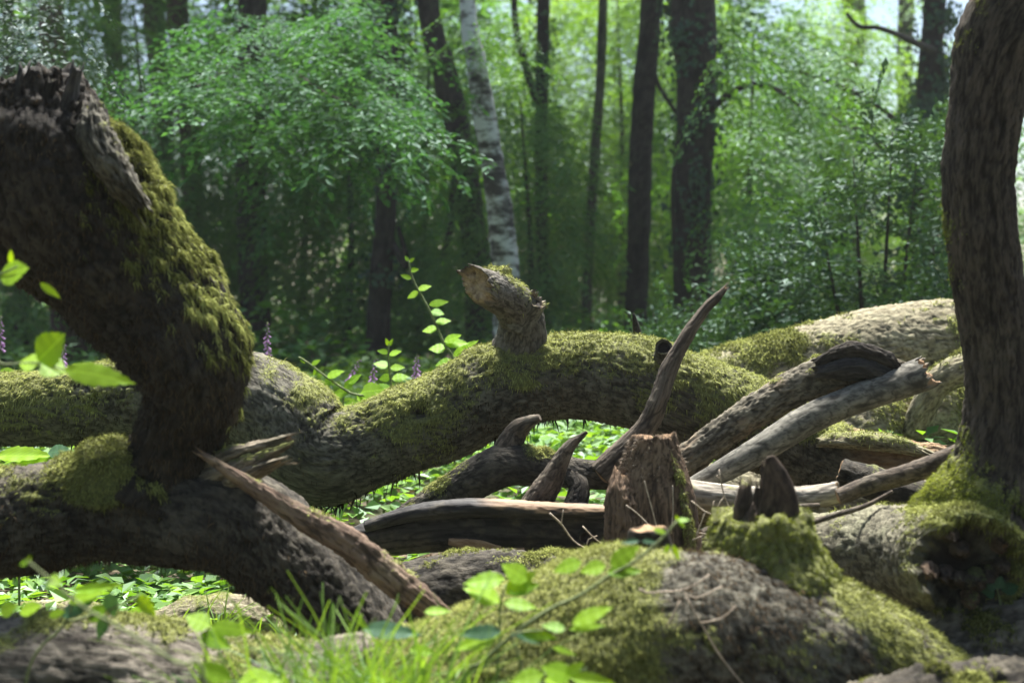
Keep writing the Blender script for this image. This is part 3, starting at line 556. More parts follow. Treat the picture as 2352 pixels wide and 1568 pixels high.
# ---- O, Q, R, S, P, K, U, V: low wood of the pile
def charred():
    r, D = simple_log('fallen_log', 'blackened barkless log lying low in the middle, split along its length', [(770, 1268, 5.0, 34), (860, 1238, 5.0, 45), (960, 1218, 5.0, 53), (1080, 1210, 5.0, 57), (1200, 1210, 5.0, 58), (1320, 1213, 5.0, 57), (1460, 1218, 5.0, 56)], 'char', moss=-.9, lump=.06, bark=.004, stretch=.1, pitch=.0065)
    s_ = sweep(CRpx([(840, 1208, 4.93, 18), (960, 1176, 4.91, 27), (1100, 1166, 4.9, 30), (1250, 1172, 4.9, 27), (1400, 1176, 4.91, 20)]), pitch=.0065, flat=(.75, 1), lump=.1, lumpf=6, bark=.004, stretch=.1, seed=141, capwood=(0, 0)); moss_mask(s_, -.9)
    s_['wood'] = sstep(0, .12, s_['V'][:, 0] - P(1080, 0, 4.9)[0]) * sstep(.1, .5, s_['N'][:, 2] + .5 * fbm(s_['V'] * 20, 2, 4)) * .8
    part('split_slab', wood_mesh('split_slab', s_), M['char'], r)
    for k, p in enumerate([[(1030, 1243, 4.84, 8), (1085, 1250, 4.83, 14), (1150, 1262, 4.83, 9)], [(1090, 1262, 4.83, 6), (1150, 1268, 4.83, 11), (1205, 1262, 4.83, 5)]]):
        b = sweep(CRpx(p), pitch=.005, flat=(1, .4), lump=.2, lumpf=20, bark=.005, seed=145 + k, capwood=(0, 0)); b['wood'][:] = .8
        part('bare_patch', wood_mesh('bare_patch', b), M['grey_wood'], r)
    kn = sweep(CRpx([(1345, 1233, 4.93, 24), (1345, 1234, 4.88, 16)]), pitch=.005, hollow=(0, .02), seed=147, capwood=(0, 0), jag=(0, .01))
    part('knot', wood_mesh('knot', kn), M['char'], r)
charred()
simple_log('fallen_log', 'shaded dark mossy log lying under the blackened log', [(840, 1440, 4.65, 95), (950, 1385, 4.65, 98), (1080, 1360, 4.65, 95), (1250, 1355, 4.65, 90), (1430, 1360, 4.65, 88), (1600, 1370, 4.65, 85)], 'mid_bark', moss=-.2, count=7000, mossmat='moss', L=.018, lump=.08, bark=.008)
def fork():
    r, D = simple_log('branch', 'dark forked branch curving beneath the arching log', [(880, 1225, 5.5, 28), (980, 1165, 5.45, 38), (1070, 1112, 5.42, 45), (1160, 1068, 5.4, 48), (1250, 1075, 5.4, 42), (1340, 1088, 5.4, 35), (1450, 1090, 5.4, 33)], 'mid_bark', cat='branch', moss=-.15, count=3500, L=.015, w=.003, pname='limb', lump=.08, bark=.006, pitch=.0065)
    s_ = sweep(CRpx([(1150, 1090, 5.42, 48), (1165, 1035, 5.42, 33), (1185, 995, 5.42, 26), (1205, 975, 5.4, 20), (1240, 958, 5.38, 8)]), pitch=.006, bark=.005, lump=.1, lumpf=9, seed=151, capwood=(0, 0)); moss_mask(s_, -.6)
    part('spur', wood_mesh('spur', s_), M['dead_branch'], r)
    s2 = sweep(CRpx([(1300, 1085, 5.38, 24), (1330, 1120, 5.34, 26), (1310, 1190, 5.3, 30)]), pitch=.006, bark=.006, lump=.1, seed=153, capwood=(0, 0)); moss_mask(s2, -.5)
    part('spur', wood_mesh('spur', s2), M['dark_bark'], r)
fork()
simple_log('branch', 'short dark horn shaped branch tip between the forked branch and the red stump', [(1215, 1180, 5.1, 36), (1258, 1118, 5.1, 30), (1285, 1065, 5.1, 22), (1308, 1025, 5.1, 15), (1348, 992, 5.1, 4)], 'dead_branch', cat='branch', moss=-.7, pname='limb', lump=.12, lumpf=10, bark=.006, pitch=.0055)
simple_log('branch', 'whitish bare branch with a cut end lying behind the upright wood shard', [(1540, 1132, 4.85, 36), (1640, 1142, 4.82, 34), (1740, 1146, 4.8, 30), (1830, 1144, 4.78, 27), (1900, 1136, 4.76, 26), (1928, 1130, 4.75, 26)], 'whitish', cat='branch', moss=-.55, pname='limb', lump=.06, bark=.004, stretch=.08, jag=(0, .01), pitch=.006)
def red_stump():
    CR = CRpx([(1508, 1300, 4.55, 112), (1506, 1220, 4.58, 102), (1502, 1140, 4.6, 94), (1501, 1070, 4.62, 75), (1502, 1008, 4.63, 50)])
    root = root_at('broken_stump', 'upright broken stump of crumbling red brown wood in the middle of the pile', 'stump', (CR[0][0], CR[0][1], 0.0))
    D = sweep(CR, pitch=.006, flat=(.42, 1), lump=.05, lumpf=7, bark=.0035, barkf=14, stretch=.06, seed=161, jag=(0, .02), capwood=(0, .6)); moss_mask(D, -.9, extra=lambda V, N: 1.15 * sstep(.45, .9, N[:, 0]))
    part('core', wood_mesh('core', D), M['rot_wood'], root)
    for k, (p, fl) in enumerate([([(1435, 1290, 4.52, 50), (1430, 1210, 4.54, 42), (1426, 1140, 4.56, 34), (1428, 1098, 4.58, 18)], (.7, 1)), ([(1590, 1290, 4.5, 16), (1578, 1200, 4.54, 16), (1560, 1110, 4.58, 15), (1545, 1050, 4.6, 8)], (1, .7))]):
        s_ = sweep(CRpx(p), pitch=.006, flat=fl, lump=.18, lumpf=12, bark=.012, barkf=13, stretch=.07, seed=163 + k, jag=(0, .04), capwood=(0, .5)); moss_mask(s_, -.8, extra=(lambda V, N: 1.4 + 0 * V[:, 0]) if k == 1 else None)
        part('splinter' if k != 1 else 'mossy_rim', wood_mesh('splinter', s_), M['rot_wood'], root)
        if k == 1: moss_part([s_], root, 1500, .014, .003, seed=390)
    moss_part([D], root, 700, .018, .003, seed=395, mat='twigfibre', hang=.2, lift=1.0, name='frayed_fibres', wfun=lambda d: sstep(P(0, 1120, 4.6)[2], P(0, 1060, 4.6)[2], d['V'][:, 2]) * (.1 + sstep(-.2, -.7, d['N'][:, 0])))
red_stump()
simple_log('fallen_log', 'pale mossy log glimpsed low behind the grey branches', [(1480, 1160, 6.5, 60), (1650, 1135, 6.5, 72), (1850, 1165, 6.45, 80), (2050, 1175, 6.4, 84), (2250, 1180, 6.4, 80)], 'pale_bark', moss=.05, count=7000, L=.024, w=.005, pitch=.011)
simple_log('fallen_log', 'dark short log wedged under the tapering right end of the arching log', [(1930, 1085, 5.35, 34), (2020, 1115, 5.3, 40), (2120, 1150, 5.25, 44), (2200, 1190, 5.2, 44)], 'mid_bark', moss=-.6, lump=.08, bark=.006)
simple_log('fallen_log', 'sunlit sandy log on the ground beneath the rotten fallen tree', [(-60, 1480, 5.1, 66), (80, 1442, 5.05, 62), (200, 1440, 5.0, 56), (320, 1470, 4.95, 54), (430, 1438, 4.9, 62), (540, 1430, 4.85, 66), (640, 1450, 4.8, 64), (700, 1480, 4.75, 50)], 'pale_bark', moss=-.35, count=3000, L=.012, w=.003, bark=.007, lump=.1, pitch=.0075)
simple_log('root_slab', 'tilted grey plank of split wood behind the sunlit sandy log', [(560, 1420, 5.15, 10), (610, 1395, 5.15, 22), (660, 1365, 5.15, 26)], 'grey_wood', cat='plank', pname='plank', moss=-.8, flat=(.4, 1), bark=.004)

# ================================================================== VEGETATION helpers
def leaf_quads(base, x, y, z, L, W, rnd):
    """folded rhombic leaves: arrays (n,3) base point, axis x (tip), y (side), z (normal)"""
    L = L[:, None]; W = W[:, None]
    v = np.stack([base, base + x * L * .45 + y * W * .5 + z * W * .12, base + x * L - z * L * .06, base + x * L * .45 - y * W * .5 + z * W * .12], 1).reshape(-1, 3)
    b = np.arange(len(base))[:, None] * 4
    return v, np.vstack([b + np.array([[0, 1, 2]]), b + np.array([[0, 2, 3]])]), np.repeat(rnd, 4)
def spray_template(seed, leaf=.085, nside=9, nl=7, droop=.3, jitter=.3):
    r = np.random.default_rng(seed); B, X, Ln = [], [], []
    for k in range(nside):
        t = .12 + .86 * k / (nside - 1); sgn = 1 if k % 2 else -1; ang = sgn * math.radians(r.uniform(38, 62)); ln = .5 * (1 - .72 * t)
        for j in range(nl):
            f = (j + .6) / nl; p = np.array([t + math.cos(ang) * ln * f, math.sin(ang) * ln * f, 0])
            la = ang + (1 if j % 2 else -1) * math.radians(r.uniform(30, 60)); B.append(p); X.append([math.cos(la), math.sin(la), r.normal(0, .12)]); Ln.append(leaf * r.uniform(.65, 1.2))
    for j in range(10):
        la = (1 if j % 2 else -1) * r.uniform(.5, 1.0); B.append([j / 10, 0, 0]); X.append([math.cos(la), math.sin(la), 0]); Ln.append(leaf)
    B = np.array(B); X = np.array(X); Ln = np.array(Ln)
    B[:, 2] = -droop * (B[:, 0] ** 2) - .25 * droop * np.abs(B[:, 1]) + r.normal(0, .015, len(B)); X[:, 2] -= droop * .8 * B[:, 0]
    Z = nrm(np.array([0, 0, 1.0]) + r.normal(0, jitter, (len(B), 3))); X = nrm(X); Y = nrm(np.cross(Z, X)); Z = np.cross(X, Y)
    return B, X, Y, Z, Ln
BUSHY = [spray_template(60 + k, leaf=.17, nside=7, nl=3, droop=.1, jitter=.8) for k in range(3)]
SPRAYS = [spray_template(50 + k) for k in range(4)]
def spray_mesh(name, org, dr, sc, seed, tmpl=None, rbase=None, wl=.52):
    tmpl = tmpl or SPRAYS; r = np.random.default_rng(seed); Vs, Fs, As = [], [], []; off = 0
    org = np.asarray(org, float); dr = nrm(np.asarray(dr, float)); up = np.array([0, 0, 1.0]) + r.normal(0, .16, (len(org), 3))
    y = nrm(np.cross(up, dr)); z = np.cross(dr, y)
    for i in range(len(org)):
        B, X, Y, Z, Ln = tmpl[i % len(tmpl)]; R = np.stack([dr[i], y[i], z[i]], 0); s = sc[i]
        rn = np.clip((rbase[i] if rbase is not None else r.uniform(.2, .8)) + r.normal(0, .18, len(B)), 0, 1)
        v, f, a = leaf_quads(org[i] + (B * s) @ R, X @ R, Y @ R, Z @ R, Ln * s, Ln * s * wl, rn)
        Vs.append(v); Fs.append(f + off); As.append(a); off += len(v)
    return mesh_np(name, np.vstack(Vs), [np.vstack(Fs)], dict(rnd=np.concatenate(As)), smooth=False)
def ell_sprays(c, rad, n, sc, seed, droop=.35, shell=.35):
    r = np.random.default_rng(seed); d = nrm(r.normal(0, 1, (n, 3))); q = r.uniform(shell, 1, n) ** .6
    clump = nrm(r.normal(0, 1, (max(5, n // 12), 3)))                   # uneven outline: pull towards random limbs
    pick = clump[r.integers(0, len(clump), n)]; d = nrm(d * .75 + pick * .8)
    o = np.array(c) + d * q[:, None] * np.array(rad); dr = d * np.array([1, 1, .4]) + r.normal(0, .3, (n, 3)); dr[:, 2] -= droop
    return o - nrm(dr) * sc * .5, dr, sc * r.uniform(.65, 1.25, n)
def ground_pt(u, d):
    x = (u - CU) / F * d; return np.array([x, d, gz(x, d)])
def low_tube(CR, seed, pitch=.06, seg=12, bark=.012, **k): return sweep(CR, seg=seg, pitch=pitch, bark=bark, lump=.08, lumpf=2.5, barkf=3.0, stretch=.15, seed=seed, capwood=(0, 0), **k)
def put_mat(o, mat):
    o.material_slots[0].link = 'OBJECT'; o.material_slots[0].material = mat

TRUNKM = dict(
    dark=bark_mat('dark_trunk_bark', (0.018, 0.014, 0.012), (0.06, 0.048, 0.038), lich=(.05, .06, .03), lichw=.5),
    red=bark_mat('reddish_trunk_bark', (0.05, 0.03, 0.022), (0.15, 0.095, 0.07), lich=(.12, .12, .08), lichw=.4),
    olive=bark_mat('olive_trunk_bark', (0.04, 0.04, 0.022), (0.14, 0.14, 0.075), lich=(.18, .18, .1), lichw=.4))
def birch_mat():
    m, n, l, out = newmat('white_birch_bark'); b = n.new('ShaderNodeBsdfPrincipled'); l.new(b.outputs[0], out.inputs[0])
    c = n.new('ShaderNodeTexCoord').outputs['Object']; mp = n.new('ShaderNodeMapping'); mp.inputs['Scale'].default_value = (1, 1, 2.2); l.new(c, mp.inputs[0])
    a = math_(n, l, 'ADD', math_(n, l, 'MULTIPLY', noise(n, l, mp.outputs[0], 5.5, 5, .65), .6), math_(n, l, 'MULTIPLY', noise(n, l, c, 2.2, 3, .6), .4)); r = ramp(n, [(.42, (.03, .025, .022)), (.47, (.17, .16, .14)), (.54, (.56, .55, .53))]); l.new(a, r.inputs[0])
    l.new(r.outputs[0], b.inputs['Base Color']); b.inputs['Roughness'].default_value = .75; return m
TRUNKM['birch'] = birch_mat()

# shared crown shapes (leaf meshes used by several trees)
CANOPY = [spray_mesh('crown', *ell_sprays((0, 0, 0), (3.6, 3.6, 2.8), 300, 2.3, 700 + k, droop=.3), 710 + k) for k in range(2)]
SAPLING = [spray_mesh('crown', *ell_sprays((0, 0, 2.7), (1.5, 1.5, 2.5), 260, .95, 720 + k, droop=.45), 730 + k) for k in range(3)]
for me in CANOPY + SAPLING: me.materials.append(M['leaf'])

def tree(name, label, px, d, mat, top=13.0, cat='tree', canopy=None, leafm='leaf', limbs=(), seed=0, ivy=None, low=None, lowm='leaf'):
    """px: [(u, v, radius_px)] from the top of the picture to the lowest visible point"""
    pts = [(*P(u, v, d), r * d / F) for u, v, r in px][::-1]
    b = pts[0]; base = np.array([b[0] + (b[0] - pts[1][0]) * .15, d, gz(b[0], d)])
    t = pts[-1]; dx = np.clip((pts[-1][0] - pts[0][0]) / max(.5, pts[-1][2] - pts[0][2]), -.2, .2)
    CR = [(base[0], base[1], base[2] - .25, b[3] * 1.7), (base[0], base[1], base[2] + .05, b[3] * 1.3)] + [p for p in pts if p[2] > base[2] + .4]
    for k in (.35, .7, 1.0):
        CR.append((t[0] + dx * (top - t[2]) * k * .5, t[1] + .1 * k, t[2] + (top - t[2]) * k, t[3] * (1 - .75 * k)))
    root = thing(name, label, cat, base)
    D = low_tube(CR, seed, pitch=.05, seg=20); moss_mask(D, -.4, seed=seed)
    part('trunk', wood_mesh('trunk', D), TRUNKM[mat], root)
    for lp in limbs:
        s_ = low_tube(CRpx([(u, v, d + dd, r) for u, v, dd, r in lp]), seed + 3, pitch=.05, seg=8, bark=.004); part('limb', wood_mesh('limb', s_), TRUNKM['dark'], root)
    r = np.random.default_rng(seed)
    if canopy:
        z0, n = canopy
        for k in range(n):
            o = part('crown' if n == 1 else 'crown_bough', CANOPY[(seed + k) % 2], None, root, offset=False); put_mat(o, M[leafm])
            a = r.uniform(0, 6.28); rr = 1.8 * (k > 0)
            o.location = (CR[-1][0] - base[0] + rr * math.cos(a), 4.2 + rr * math.sin(a), z0 - base[2] + r.uniform(-.5, 1.2)); o.rotation_euler = (0, 0, r.uniform(0, 6.28)); s = r.uniform(.85, 1.15); o.scale = (s, s, s)
    if ivy:
        n, ur = ivy; mk = (D['V'][:, 2] > ur[0]) & (D['V'][:, 2] < ur[1]); p, nn, _ = scatter(D, mk * (.05 + sstep(.0, .45, fbm(D['V'] * 1.6, 2, seed))), n, seed)
        x = nrm(np.cross(nn, r.normal(0, 1, (n, 3))) + np.array([0, 0, -.6])); z = nrm(nn + r.normal(0, .4, (n, 3))); y = nrm(np.cross(z, x))
        v, f, a = leaf_quads(p + nn * r.uniform(0, .22, n)[:, None], x, y, np.cross(x, y), r.uniform(.05, .10, n), r.uniform(.04, .08, n), r.uniform(0, .7, n))
        part('ivy', mesh_np('ivy', v, [f], dict(rnd=a), smooth=False), M['ivy'], root, 'stuff')
    if low:
        org, dr, sc = low; part('low_bough', spray_mesh('low_bough', org, dr, sc, seed + 5), M[lowm], root)
    return root

def bough_sprays(regs, n, sc, seed, droop=.35, dx=0.0):
    """sprays filling picture regions (u0,u1,v0,v1,d0,d1), each a hanging bough"""
    r = np.random.default_rng(seed); O, Dr, S = [], [], []
    w = np.array([(a[1] - a[0]) * (a[3] - a[2]) for a in regs], float); w /= w.sum()
    for k in r.choice(len(regs), n, p=w):
        u0, u1, v0, v1, d0, d1 = regs[k]; d = r.uniform(d0, d1); O.append(P(r.uniform(u0, u1), r.uniform(v0, v1), d))
        a = r.uniform(0, 6.28); Dr.append([math.cos(a) + dx, math.sin(a) - .5, -droop + r.normal(0, .15)]); S.append(sc * r.uniform(.6, 1.3))
    return np.array(O), np.array(Dr), np.array(S)

# ================================================================== TREES
tree('tree', 'faint tall trunk at far left above the broken limb', [(258, 0, 20), (268, 300, 20), (270, 620, 20)], 32, 'olive', canopy=(12, 1), seed=1, top=15)
tree('tree', 'pale mossy trunk just left of the reddish pine-like trunk', [(352, 0, 24), (372, 250, 24), (385, 600, 25)], 27, 'olive', canopy=(12, 1), seed=2, top=15)
tree('tree', 'straight reddish brown trunk at left behind the beech bough', [(405, 0, 25), (432, 250, 25), (448, 520, 25), (460, 700, 26)], 25, 'red', canopy=(11, 1), seed=3, top=15)
tree('tree', 'broad dark trunk standing under the beech bough', [(580, 0, 32), (575, 330, 34), (580, 600, 34), (590, 760, 36)], 20, 'dark', canopy=(10.5, 1), seed=4,
     low=bough_sprays([(480, 900, 10, 120, 11, 13.5), (360, 900, 110, 220, 10.5, 13), (520, 930, 200, 300, 10.5, 12.5), (360, 480, 200, 250, 11, 13)], 210, .8, 41, droop=.3), lowm='leaf_blue',
     limbs=[[(580, 60, 0, 12), (620, 90, -3, 9), (660, 150, -6, 7), (740, 210, -8.4, 5), (850, 260, -8.8, 3)], [(580, 100, 0, 10), (540, 150, -4, 8), (450, 200, -8, 4)]])
tree('tree', 'dark ivy-clad trunk left of the white birch', [(890, 0, 24), (890, 300, 24), (885, 500, 25), (872, 680, 28), (868, 790, 30)], 16, 'dark', canopy=(11, 1), seed=5, ivy=(900, (1.2, 6)),
     limbs=[[(900, 560, 0, 10), (935, 610, -.2, 8), (915, 520, -.3, 5)]])
tree('tree', 'dark leaning trunk directly behind the white birch', [(985, 20, 26), (1020, 160, 28), (1062, 360, 31), (1090, 560, 33), (1105, 720, 36)], 18.5, 'dark', canopy=(11, 1), seed=6,
     limbs=[[(1060, 360, -.1, 10), (1042, 430, -.2, 9), (1035, 520, -.3, 8), (1015, 600, -.3, 6)]])
tree('birch_tree', 'white birch trunk leaning left behind the sawn stub', [(1075, 30, 20), (1090, 120, 22), (1112, 260, 26), (1138, 420, 29), (1156, 560, 31), (1165, 700, 32)], 13.5, 'birch', top=10, seed=7,
     low=bough_sprays([(990, 1200, 0, 100, 12.8, 14), (1030, 1190, 60, 190, 13, 14.2)], 26, .5, 43), lowm='leaf')
tree('tree', 'slim dark trunk right of the white birch', [(1248, 0, 15), (1243, 300, 16), (1245, 500, 15), (1250, 700, 16)], 22, 'dark', canopy=None, seed=8,
     limbs=[[(1245, 260, 0, 10), (1215, 180, -.2, 9), (1185, 60, -.4, 8), (1180, -60, -.5, 6)]], ivy=(300, (2, 7)))
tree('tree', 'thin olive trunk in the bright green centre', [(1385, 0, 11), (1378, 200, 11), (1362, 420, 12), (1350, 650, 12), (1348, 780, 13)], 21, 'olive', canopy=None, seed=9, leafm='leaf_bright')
tree('tree', 'narrow black trunk left of the widest trunk', [(1495, 0, 24), (1480, 200, 26), (1470, 400, 27), (1466, 600, 26), (1458, 760, 28)], 17, 'dark', canopy=(11.5, 1), seed=10,
     limbs=[[(1492, 120, 0, 7), (1510, 190, -.1, 6), (1530, 225, -.1, 5), (1560, 270, -.1, 4)]])
tree('tree', 'widest dark trunk in the centre right with ivy round it', [(1592, 0, 52), (1600, 150, 48), (1598, 300, 44), (1588, 430, 46), (1590, 600, 44), (1592, 760, 46)], 16, 'dark', canopy=(11.5, 1), seed=11, ivy=(1100, (1.2, 5.5)),
     limbs=[[(1555, 330, -.4, 5), (1545, 430, -.6, 5), (1548, 560, -.6, 5)], [(1620, 260, 0, 9), (1705, 200, -1, 8), (1776, 203, -1.6, 6), (1835, 240, -2, 4)]],
     low=bough_sprays([(1640, 1960, 60, 250, 12.5, 15.5), (1660, 1900, 240, 480, 13, 16), (1640, 1800, 450, 640, 13.5, 16)], 110, .8, 45, droop=.8), lowm='leaf')
tree('tree', 'grey trunk rising against the bright sky at upper right', [(2082, 0, 18), (2078, 120, 18), (2080, 400, 19)], 28, 'olive', seed=12, top=14)
tree('tree', 'dark ivy-covered trunk between the bright sky gaps and the right trunk', [(2150, -60, 24), (2140, 100, 26), (2125, 300, 26), (2120, 600, 28)], 18, 'dark', seed=13, top=12, ivy=(3200, (1.5, 6.5)),
     limbs=[[(2060, 280, -3, 7), (1999, 231, -3, 7), (1915, 193, -3, 6), (1835, 164, -3.2, 4)], [(2120, 420, -.5, 10), (1999, 315, -2.5, 7), (1936, 286, -3, 6), (1844, 227, -3, 4)], [(2150, 120, 0, 10), (2033, 69, -2, 6), (1974, 61, -2, 5), (1944, 30, -2, 4)]])
tree('tree', 'reddish trunk base seen under the leaning broken limb', [(120, 100, 30), (140, 500, 32), (152, 700, 36), (155, 770, 40)], 19, 'red', seed=14, canopy=(10.5, 1))
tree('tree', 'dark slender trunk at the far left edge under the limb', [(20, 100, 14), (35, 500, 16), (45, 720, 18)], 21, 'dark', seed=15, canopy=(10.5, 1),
     low=bough_sprays([(-60, 200, -40, 150, 8.5, 10.5)], 34, .6, 47, droop=.6), lowm='shade_leaf')
tree('tree', 'leafy tree trunk in the sky gap near the top right', [(1960, -20, 26), (1965, 100, 26), (1930, 240, 28), (1925, 500, 30)], 26, 'olive', seed=16, top=12,
     low=bough_sprays([(1850, 2060, 100, 300, 23, 27), (2060, 2230, 60, 420, 22, 26), (1760, 2050, -60, 120, 22, 26)], 170, 1.2, 49, droop=.5), lowm='leaf_bright')

# young leafy trees of the understorey: each its own tree, sharing crown shapes
UNDER = [  # u, d, scale, material, label
    (330, 22, 1.25, 'leaf', 'dark leafy sapling behind the left limb below the faint trunks'),
    (520, 26, 1.5, 'leaf', 'leafy sapling between the reddish trunk and the broad dark trunk'),
    (690, 24, 1.35, 'leaf', 'shaded sapling right of the broad dark trunk'),
    (790, 19, 1.0, 'leaf', 'dim green sapling left of the ivy-clad trunk'),
    (960, 22, 1.2, 'leaf', 'green sapling between the ivy-clad trunk and the leaning dark trunk'),
    (1010, 30, 1.7, 'leaf', 'taller leafy tree far behind the leaning dark trunk'),
    (1200, 17, .75, 'leaf', 'small sapling close on the right of the white birch'),
    (1240, 29, 1.6, 'leaf_bright', 'bright leafy tree behind the slim dark trunk'),
    (1420, 27, 1.5, 'leaf_bright', 'sunlit yellow green tree between thin olive trunk and black trunk'),
    (1400, 36, 2.0, 'leaf_bright', 'far sunlit tree in the brightest centre gap'),
    (1545, 30, 1.6, 'leaf_bright', 'bright tree seen between the black trunk and the widest trunk'),
    (1700, 21, 1.1, 'leaf', 'green sapling just right of the widest trunk'),
    (1800, 27, 1.05, 'leaf', 'leafy tree behind the arching twigs on the right'),
    (1950, 20, .72, 'leaf_bright', 'bright shrub-like sapling behind the holly'),
    (2090, 24, .8, 'leaf_bright', 'yellow green sapling under the sky gaps'),
    (2340, 16, .72, 'leaf', 'leafy sapling right of the upright right trunk'),
    (-60, 17, 1.2, 'leaf', 'dark sapling cut by the left picture edge'),
    (170, 30, 1.8, 'leaf', 'shaded tree far behind the broken top of the limb')]
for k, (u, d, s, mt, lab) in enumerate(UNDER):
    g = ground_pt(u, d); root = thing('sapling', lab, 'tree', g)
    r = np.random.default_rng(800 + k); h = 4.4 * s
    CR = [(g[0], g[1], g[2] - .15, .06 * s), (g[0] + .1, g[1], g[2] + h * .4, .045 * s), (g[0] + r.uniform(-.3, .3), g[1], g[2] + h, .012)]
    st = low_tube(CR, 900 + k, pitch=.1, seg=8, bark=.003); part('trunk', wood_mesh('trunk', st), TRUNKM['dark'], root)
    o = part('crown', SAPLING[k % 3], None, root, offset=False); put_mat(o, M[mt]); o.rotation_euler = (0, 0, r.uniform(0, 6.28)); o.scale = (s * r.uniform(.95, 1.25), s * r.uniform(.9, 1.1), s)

# far wood: one mass of leaves closing the view
def far_wood():
    r = np.random.default_rng(5); n = 760; th = r.uniform(-.55, .47, n); d = r.uniform(38, 56, n); x = np.tan(th) * d; z = r.uniform(0, 1, n) ** .9 * 15
    keep = ~((x / d > .20) & (z > 4.0 + 3 * r.uniform(0, 1, n)))
    o = np.stack([x, d, z], 1)[keep]; a = r.uniform(0, 6.28, len(o)); dr = np.stack([np.cos(a), np.sin(a) - .4, -.4 + 0 * a], 1)
    w = part('far_wood', spray_mesh('far_wood', o, dr, r.uniform(2.6, 4.6, len(o)), 6), M['leaf']); w['kind'] = 'stuff'; w['label'] = 'dense green mass of distant woodland leaves'; w['category'] = 'woodland'
far_wood()
# unseen leaf ring added around the viewpoint; dark leaves cut fill and bounce light
def fill_block_ring():
    r = np.random.default_rng(15); n = 720; th = r.uniform(math.radians(165), math.radians(375), n); d = r.uniform(8.5, 14, n)
    o = np.stack([np.cos(th) * d, np.sin(th) * d + 1.5, r.uniform(0, 1, n) * 13], 1); a = r.uniform(0, 6.28, n); dr = np.stack([np.cos(a), np.sin(a), -.4 + 0 * a], 1)
    w = part('fill_block_leaves', spray_mesh('fill_block_leaves', o, dr, r.uniform(2.2, 3.6, n), 16), M['ivy']); w['kind'] = 'stuff'; w['label'] = 'unseen mass of leaves added around the clearing to cut fill light'; w['category'] = 'woodland'
fill_block_ring()
# holly bush
def holly():
    g = ground_pt(1980, 10.6); root = thing('holly_bush', 'glossy blue green holly bush behind the pale fallen trunk', 'bush', g)
    r = np.random.default_rng(77); O, Dr, S = [], [], []
    for k in range(110):
        u = r.uniform(1700, 2230); lo = np.interp(u, [1700, 1800, 1900, 2000, 2230], [700, 560, 420, 290, 260]); v = r.uniform(lo, 900); d = r.uniform(9.6, 11.6); c = P(u, v, d)
        for j in range(6): O.append(c + r.normal(0, .06, 3)); Dr.append(r.normal(0, 1, 3) + np.array([0, -.3, .3])); S.append(r.uniform(.22, .42))
    part('crown', spray_mesh('crown', O, Dr, S, 78, tmpl=BUSHY, wl=.55), M['holly'], root)
    for k in range(6):
        a = P(1930 + 30 * k, 900, 10.6); b = P([1800, 1880, 1960, 2050, 2110, 2200][k], [640, 480, 360, 300, 330, 300][k], 10.2 + .2 * k)
        st = low_tube([(g[0] + .05 * k, g[1], g[2] - .1, .03), (*a, .022), (*((a + b) / 2), .015), (*b, .005)], 79 + k, pitch=.06, seg=7, bark=.002); part('stem', wood_mesh('stem', st), TRUNKM['dark'], root)
    g2 = ground_pt(1530, 11); root2 = thing('holly_bush', 'low holly shoots between the curved dead branch and the widest trunk', 'bush', g2); O, Dr, S = [], [], []
    for k in range(40):
        c = P(r.uniform(1490, 1720), r.uniform(730, 900), r.uniform(10, 12))
        for j in range(4): O.append(c + r.normal(0, .06, 3)); Dr.append(r.normal(0, 1, 3) + np.array([0, -.3, .4])); S.append(r.uniform(.2, .38))
    part('crown', spray_mesh('crown', O, Dr, S, 178, tmpl=BUSHY, wl=.55), M['holly'], root2)
    st = low_tube([(*g2[:2], g2[2] - .1, .02), (*P(1545, 860, 11), .014), (*P(1500, 720, 11), .004)], 179, pitch=.06, seg=7, bark=.002); part('stem', wood_mesh('stem', st), TRUNKM['dark'], root2)
holly()

# ground herbs (nobody could count them)
def herbs(name, label, n, xr, yr, hr, Lr, mat, seed, keep=None):
    r = np.random.default_rng(seed); m = n // 7
    px = r.uniform(*xr, m); py = r.uniform(*yr, m)
    if keep is not None: k = keep(px, py, r); px, py = px[k], py[k]; m = len(px)
    dens = fbm(np.stack([px, py, 0 * px], 1) * .9, 2, seed); hmax = hr[0] + (hr[1] - hr[0]) * np.clip(.5 + dens, 0, 1)
    px = np.repeat(px, 7); py = np.repeat(py, 7); h = np.repeat(hmax, 7) * r.uniform(.25, 1, len(px)); n = len(px)
    a = r.uniform(0, 6.28, n); x = nrm(np.stack([np.cos(a), np.sin(a), r.normal(.05, .3, n)], 1)); z = nrm(np.array([0, 0, 1.0]) + r.normal(0, .35, (n, 3))); y = nrm(np.cross(z, x))
    L = r.uniform(*Lr, n); b = np.stack([px, py, ground_z(px, py) + h], 1) + x * (L * .3)[:, None]
    v, f, at = leaf_quads(b, x, y, np.cross(x, y), L, L * r.uniform(.45, .7, n), np.clip(np.repeat(r.uniform(.1, .9, m), 7) + r.normal(0, .15, n), 0, 1))
    o = part(name, mesh_np(name, v, [f], dict(rnd=at), smooth=False), M[mat]); o['kind'] = 'stuff'; o['label'] = label; o['category'] = 'plants'
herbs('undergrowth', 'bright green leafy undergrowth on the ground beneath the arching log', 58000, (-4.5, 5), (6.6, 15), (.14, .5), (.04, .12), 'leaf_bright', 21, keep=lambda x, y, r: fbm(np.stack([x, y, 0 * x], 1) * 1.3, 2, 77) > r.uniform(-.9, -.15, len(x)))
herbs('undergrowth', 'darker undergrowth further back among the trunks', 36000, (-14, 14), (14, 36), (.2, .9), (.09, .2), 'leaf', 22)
M['litter'] = leaf_mat('dead_leaf', (0.05, 0.032, 0.018), (0.20, 0.14, 0.08), trans=.15, tint=(1.1, 1, .7), gloss=.01)
